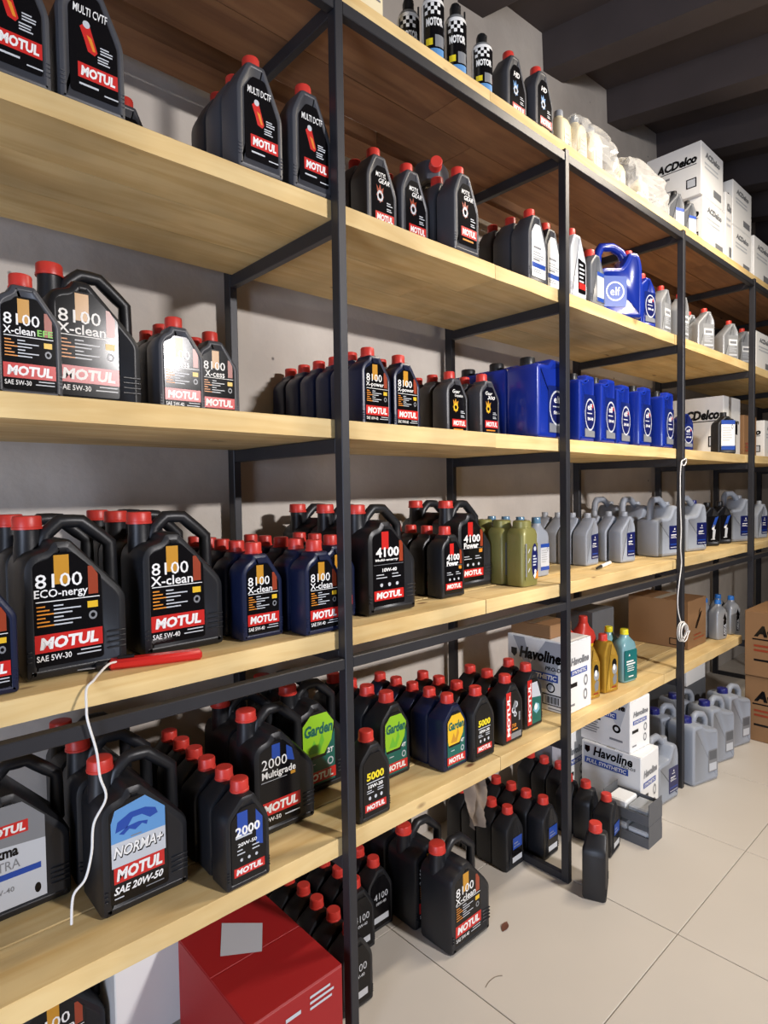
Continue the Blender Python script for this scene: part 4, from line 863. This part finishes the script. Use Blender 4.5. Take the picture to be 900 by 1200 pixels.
# ------------------------------------------------------------------ spray cans on the topmost shelf
def spray(x, y, h_, label, straw=True):
    t = tag(empty('spray_can', (x, y, TOP+.0005)), label, 'spray can', 'spray cans on the topmost shelf')
    r = .037; mb = MB(); mb.lathe([(r*.92, 0), (r, .004), (r, h_*.74), (r*.96, h_*.77)], W, 28); obj('body', mb.build('can_body', 40), t)
    mb = MB(); mb.lathe([(r*.96, h_*.771), (r*.80, h_*.82), (r*.52, h_*.845)], SILV, 28); obj('shoulder', mb.build('shoulder', 40), t)
    mb = MB(); mb.lathe([(r*.50, h_*.846), (r*.52, h_*.95), (r*.40, h_)], CAPK, 18); mb.box(-.006, .006, -r*.55, 0, h_*.93, h_*.97, CAPK, bev=.001); obj('nozzle', mb.build('nozzle', 40), t)
    # wrap-round print made of curved bands
    pm = MB(); n = 26
    def bandp(z0, z1, a0, a1, m, off=.0006):
        rr = r+off; k = max(2, int((a1-a0)/(2*math.pi)*28)); vs = []; fs = []
        for i in range(k+1):
            a = a0+(a1-a0)*i/k; vs += [(rr*math.cos(a), rr*math.sin(a), z0), (rr*math.cos(a), rr*math.sin(a), z1)]
        for i in range(k): fs.append((2*i, 2*i+2, 2*i+3, 2*i+1))
        pm.add(vs, fs, m)
    A0 = math.radians(170); A1 = math.radians(300)
    bandp(h_*.02, h_*.72, A0, A1, KK)
    for i in range(5):
        for j in range(3):
            if (i+j) % 2 == 0: bandp(h_*(.58+.045*j), h_*(.625+.045*j), A0+.2+.28*i, A0+.48+.28*i, W, .0012)
    bandp(h_*.22, h_*.30, A0+.3, A0+.9, YEL, .0012); bandp(h_*.05, h_*.18, A0+.3, A1-.3, SKY, .0012); bandp(h_*.20, h_*.34, A0+1.1, A1-.3, MGR, .0012)
    obj('wrap_print', pm.build('wrap_print'), t)
    V, F = text_geo('MOTOR', .05, 0); tm = MB(); ac = math.radians(232)
    for word, zc, hh in (('MOTOR', .49, .10),):
        V, F = text_geo(word, .05, 0); tm.add([((r+.0018)*math.cos(ac+u*1.5), (r+.0018)*math.sin(ac+u*1.5), h_*(zc+v*hh)) for u, v in V], F, W)
    obj('lettering', tm.build('lettering'), t)
    if straw:
        mb = MB(); mb.tube([(r+.006, -.004, .02), (r+.007, -.004, h_*1.0)], .0032, CAPK, 8); obj('straw', mb.build('straw'), t)
    return t
spray(1.492, .066, .265, 'checkered black spray can with yellow patch, nearest on topmost shelf')
spray(1.603, .066, .262, 'middle checkered spray can on the topmost shelf, straw on its side')
spray(1.735, .060, .225, 'shorter checkered spray can just left of the board joint, topmost shelf', False)
spray(1.405, .215, .205, 'spray can set back on the topmost shelf, only its black nozzle showing', False)
spray(1.47, .155, .262, 'spray can half hidden behind the nearest checkered can, topmost shelf')

# ------------------------------------------------------------------ clear plastic bags
def film_mat():
    m = bpy.data.materials.new('clear_plastic_film'); m.use_nodes = True; nt = m.node_tree; nt.nodes.clear(); N = nt.nodes.new; L = nt.links.new
    o = N('ShaderNodeOutputMaterial'); mx = N('ShaderNodeMixShader'); tr = N('ShaderNodeBsdfTransparent'); tr.inputs[0].default_value = (.94,.94,.94,1)
    gl = N('ShaderNodeBsdfPrincipled'); gl.inputs['Base Color'].default_value = (.8,.8,.78,1); gl.inputs['Roughness'].default_value = .12
    fr = N('ShaderNodeLayerWeight'); fr.inputs[0].default_value = .35; mr = N('ShaderNodeMapRange'); mr.inputs[3].default_value = .10; mr.inputs[4].default_value = .65
    L(fr.outputs['Facing'], mr.inputs[0]); L(mr.outputs[0], mx.inputs[0]); L(tr.outputs[0], mx.inputs[1]); L(gl.outputs[0], mx.inputs[2]); L(mx.outputs[0], o.inputs[0]); return m
FILM = film_mat()
def bag(x0, x1, y0, y1, hs, label, seed):
    R = random.Random(seed); n, k = 44, 12; mb = MB(); rings = []
    cx, cy = (x0+x1)/2, (y0+y1)/2; ax, ay = (x1-x0)/2, (y1-y0)/2
    ph = [R.uniform(0, 6.28) for _ in range(8)]
    for j in range(k+1):
        t = j/k; ring = []
        for i in range(n):
            a = 2*math.pi*i/n; c, s = math.cos(a), math.sin(a)
            sh = (1-.15*t**2) if t < .8 else (1-.15*.64)*(1-(t-.8)/.2*.75)
            u = math.copysign(abs(c)**.55, c)*sh; v = math.copysign(abs(s)**.55, s)*sh
            wr = .008*math.sin(5*a+ph[0]+9*t)+.006*math.sin(11*a+ph[1]-13*t)+R.uniform(-.005, .005)
            x = u*(ax+wr); y = v*(ay+wr); fx = (u+1)/2
            h_ = hs[0]*(1-fx)+hs[1]*fx
            ring.append((x, y, .001+t*h_*(1+.05*math.sin(3*a+ph[2])*t)+(R.uniform(-.004, .004) if 0 < t else 0)))
        rings.append(ring)
    mb.rings(rings, FILM)
    o = obj('plastic_bag', mb.build('plastic_bag')); o.location = (cx, cy, TOP+.0005); tag(o, label, 'plastic bag', 'clear plastic bags on the topmost shelf'); return o
bag(2.33, 2.735, .025, .275, (.262, .252), 'clear plastic wrap around the cream bottles, topmost shelf', 3)
bag(2.78, 3.30, .03, .27, (.265, .245), 'crumpled clear plastic bag on the topmost shelf left of the dark bottles', 8)
# ------------------------------------------------------------------ small things
# red cutter with a white cord end
t = tag(empty('box_cutter', (.505, .045, D+.0006), (0, 0, math.radians(-18))), 'red plastic box cutter lying at the edge of the fourth shelf', 'cutter')
t.scale = (1.15, 1.5, 1.5); t.location = (.52, .05, D+.0006)
CUT = mat('cutter_red', (206,40,34), .35)
mb = MB(); mb.box(-.075, .095, -.011, .011, .0, .014, CUT, bev=.004); obj('handle', mb.build('handle', 40), t)
mb = MB(); mb.box(-.098, -.0752, -.010, .010, .001, .013, CAPK, bev=.003); obj('collar', mb.build('collar', 40), t)
mb = MB(); mb.box(-.128, -.0982, -.006, .006, .005, .0062, SILV); obj('blade', mb.build('blade'), t)
mb = MB(); mb.box(-.06, -.03, -.004, .004, .0142, .018, CAPK, bev=.001); obj('slider', mb.build('slider'), t)
CORD = mat('white_cord', (232,230,226), .5)
def smooth_path(P, n=6):
    P = [Vector(p) for p in P]; out = []
    for i in range(len(P)-1):
        p0, p1, p2, p3 = P[max(0, i-1)], P[i], P[i+1], P[min(len(P)-1, i+2)]
        for k in range(n):
            t = k/n; out.append(.5*((2*p1)+(p2-p0)*t+(2*p0-5*p1+4*p2-p3)*t*t+(3*p1-p0-3*p2+p3)*t**3))
    out.append(P[-1]); return out
mb = MB(); mb.tube(smooth_path([(.452,.062,1.217),(.43,.052,1.2185),(.40,.022,1.210),(.383,.0,1.205),(.366,-.012,1.195),(.358,-.036,1.165),(.357,-.045,1.141),(.371,-.045,1.078),(.376,-.045,1.025),(.386,-.045,.979),(.362,-.045,.936),(.356,-.045,.879),(.343,-.045,.833),(.321,-.045,.810),(.316,-.045,.756)]), .0026, CORD, 8)
o = obj('hanging_string', mb.build('white_cord', 60)); o.location = (0,0,0); tag(o, 'white string hanging from the red cutter over the shelf edge', 'string')
# wire tied to the third post
t = tag(empty('white_wire', (3.19, -.045, .80)), 'white wire tied to the third post, ending in a coil', 'wire')
loc = Vector((3.19, -.045, .80)); 
def wp(P): return [Vector(p)-loc for p in P]
mb = MB(); mb.tube(wp(smooth_path([(3.262,-.040,1.712),(3.24,-.046,1.722),(3.215,-.046,1.715),(3.185,-.045,1.70),(3.172,-.045,1.62),(3.175,-.045,1.48),(3.185,-.045,1.36),(3.178,-.045,1.27),(3.190,-.045,1.19),(3.165,-.045,1.10),(3.145,-.045,1.02),(3.152,-.045,.95),(3.185,-.045,.888)])), .0028, CORD, 8); obj('wire', mb.build('wire', 60), t)
mb = MB(); mb.tube(wp(smooth_path([(3.185,-.046,1.70),(3.21,-.044,1.685),(3.245,-.042,1.695),(3.266,-.038,1.715)])), .003, CORD, 8); obj('tie', mb.build('tie', 60), t)
mb = MB(); P = []
for i in range(81):
    a = 2*math.pi*i/16; k = i//16; rr = (.050, .042, .047, .036, .044, .05)[k]; ox = (.0, .006, -.005, .003, -.002, 0)[k]; oz = (.0, -.008, .004, .007, -.004, 0)[k]
    P.append((3.188+ox+rr*math.cos(a), -.046-.0045*k, .840+oz+rr*math.sin(a)))
mb.tube(wp(smooth_path(P, 2)), .0026, CORD, 6); obj('coil', mb.build('coil', 60), t)
# pen
t = tag(empty('pen', (2.72, .128, D+.0006), (0, 0, math.radians(14))), 'white pen with dark tip lying before the grey bottles, fourth shelf', 'pen')
mb = MB(); mb.tube([(-.05,0,.0086),(.12,0,.0086)], .0085, W, 12); obj('barrel', mb.build('barrel', 40), t)
mb = MB(); mb.tube([(-.13,0,.0086),(-.09,0,.0086),(-.0502,0,.0086)], [.0045,.0065,.008], CAPK, 12); obj('cap', mb.build('cap', 40), t)
# rag
RAG = mat('beige_rag', (128,114,100), .9, noise=.2, nscale=40, bump=.3, bscale=250)
mb = MB(); n, k = 16, 18; vs = []; fs = []; Rr = random.Random(5)
for j in range(k+1):
    t_ = j/k; wd = .035+.05*math.sin(min(1, t_*1.3)*1.5)-.03*max(0, t_-.75)*4*.6
    for i in range(n+1):
        u = i/n-.5; vs.append((u*2*wd*.62+.02*t_, .018*math.sin(9*u+3*t_)+.012*math.sin(17*u-5*t_)+Rr.uniform(-.003,.003), -.26*t_+.03*abs(u)*t_))
for j in range(k):
    for i in range(n): a = j*(n+1)+i; fs.append((a, a+1, a+n+2, a+n+1))
off = len(vs); vs += [(x, y+.0025, z) for x, y, z in vs]; fs += [tuple(q+off for q in reversed(f)) for f in fs]
mb.add(vs, fs, RAG); o = obj('rag', mb.build('rag', 80)); o.location = (1.73, .125, E-TH['E']-.002); tag(o, 'crumpled beige rag hanging under the lowest shelf above the floor jug', 'rag')
# leaf and hair on the floor
LEAF = mat('dry_leaf', (104,62,44), .8)
mb = MB(); vs = []; fs = []
for i in range(9):
    t_ = i/8; wv = .012*math.sin(math.pi*t_)+.0008; vs += [(t_*.05, -wv, .0012+.004*math.sin(3*t_)), (t_*.05, 0, .0012+.002*t_), (t_*.05, wv, .0012+.005*t_)]
for i in range(8):
    for j in range(2): a = i*3+j; fs.append((a, a+3, a+4, a+1))
off = len(vs); vs += [(x, y, z+.0008) for x, y, z in vs]; fs += [tuple(q+off for q in reversed(f)) for f in fs]
mb.add(vs, fs, LEAF); o = obj('dry_leaf', mb.build('dry_leaf', 60)); o.location = (1.722, -.01, 0); o.rotation_euler = (0,0,.3); tag(o, 'small dry brown leaf on the tiles beside the floor jug', 'leaf')
mb = MB(); mb.tube(smooth_path([(-.035,0,.0012),(-.01,.006,.0012),(.02,.004,.0012),(.04,-.008,.0012)]), .0011, mat('thread', (120,108,92), .8), 6)
o = obj('thread', mb.build('thread')); o.location = (1.52, -.12, 0); tag(o, 'short dark thread lying on the tiles in front of the floor jug', 'thread')
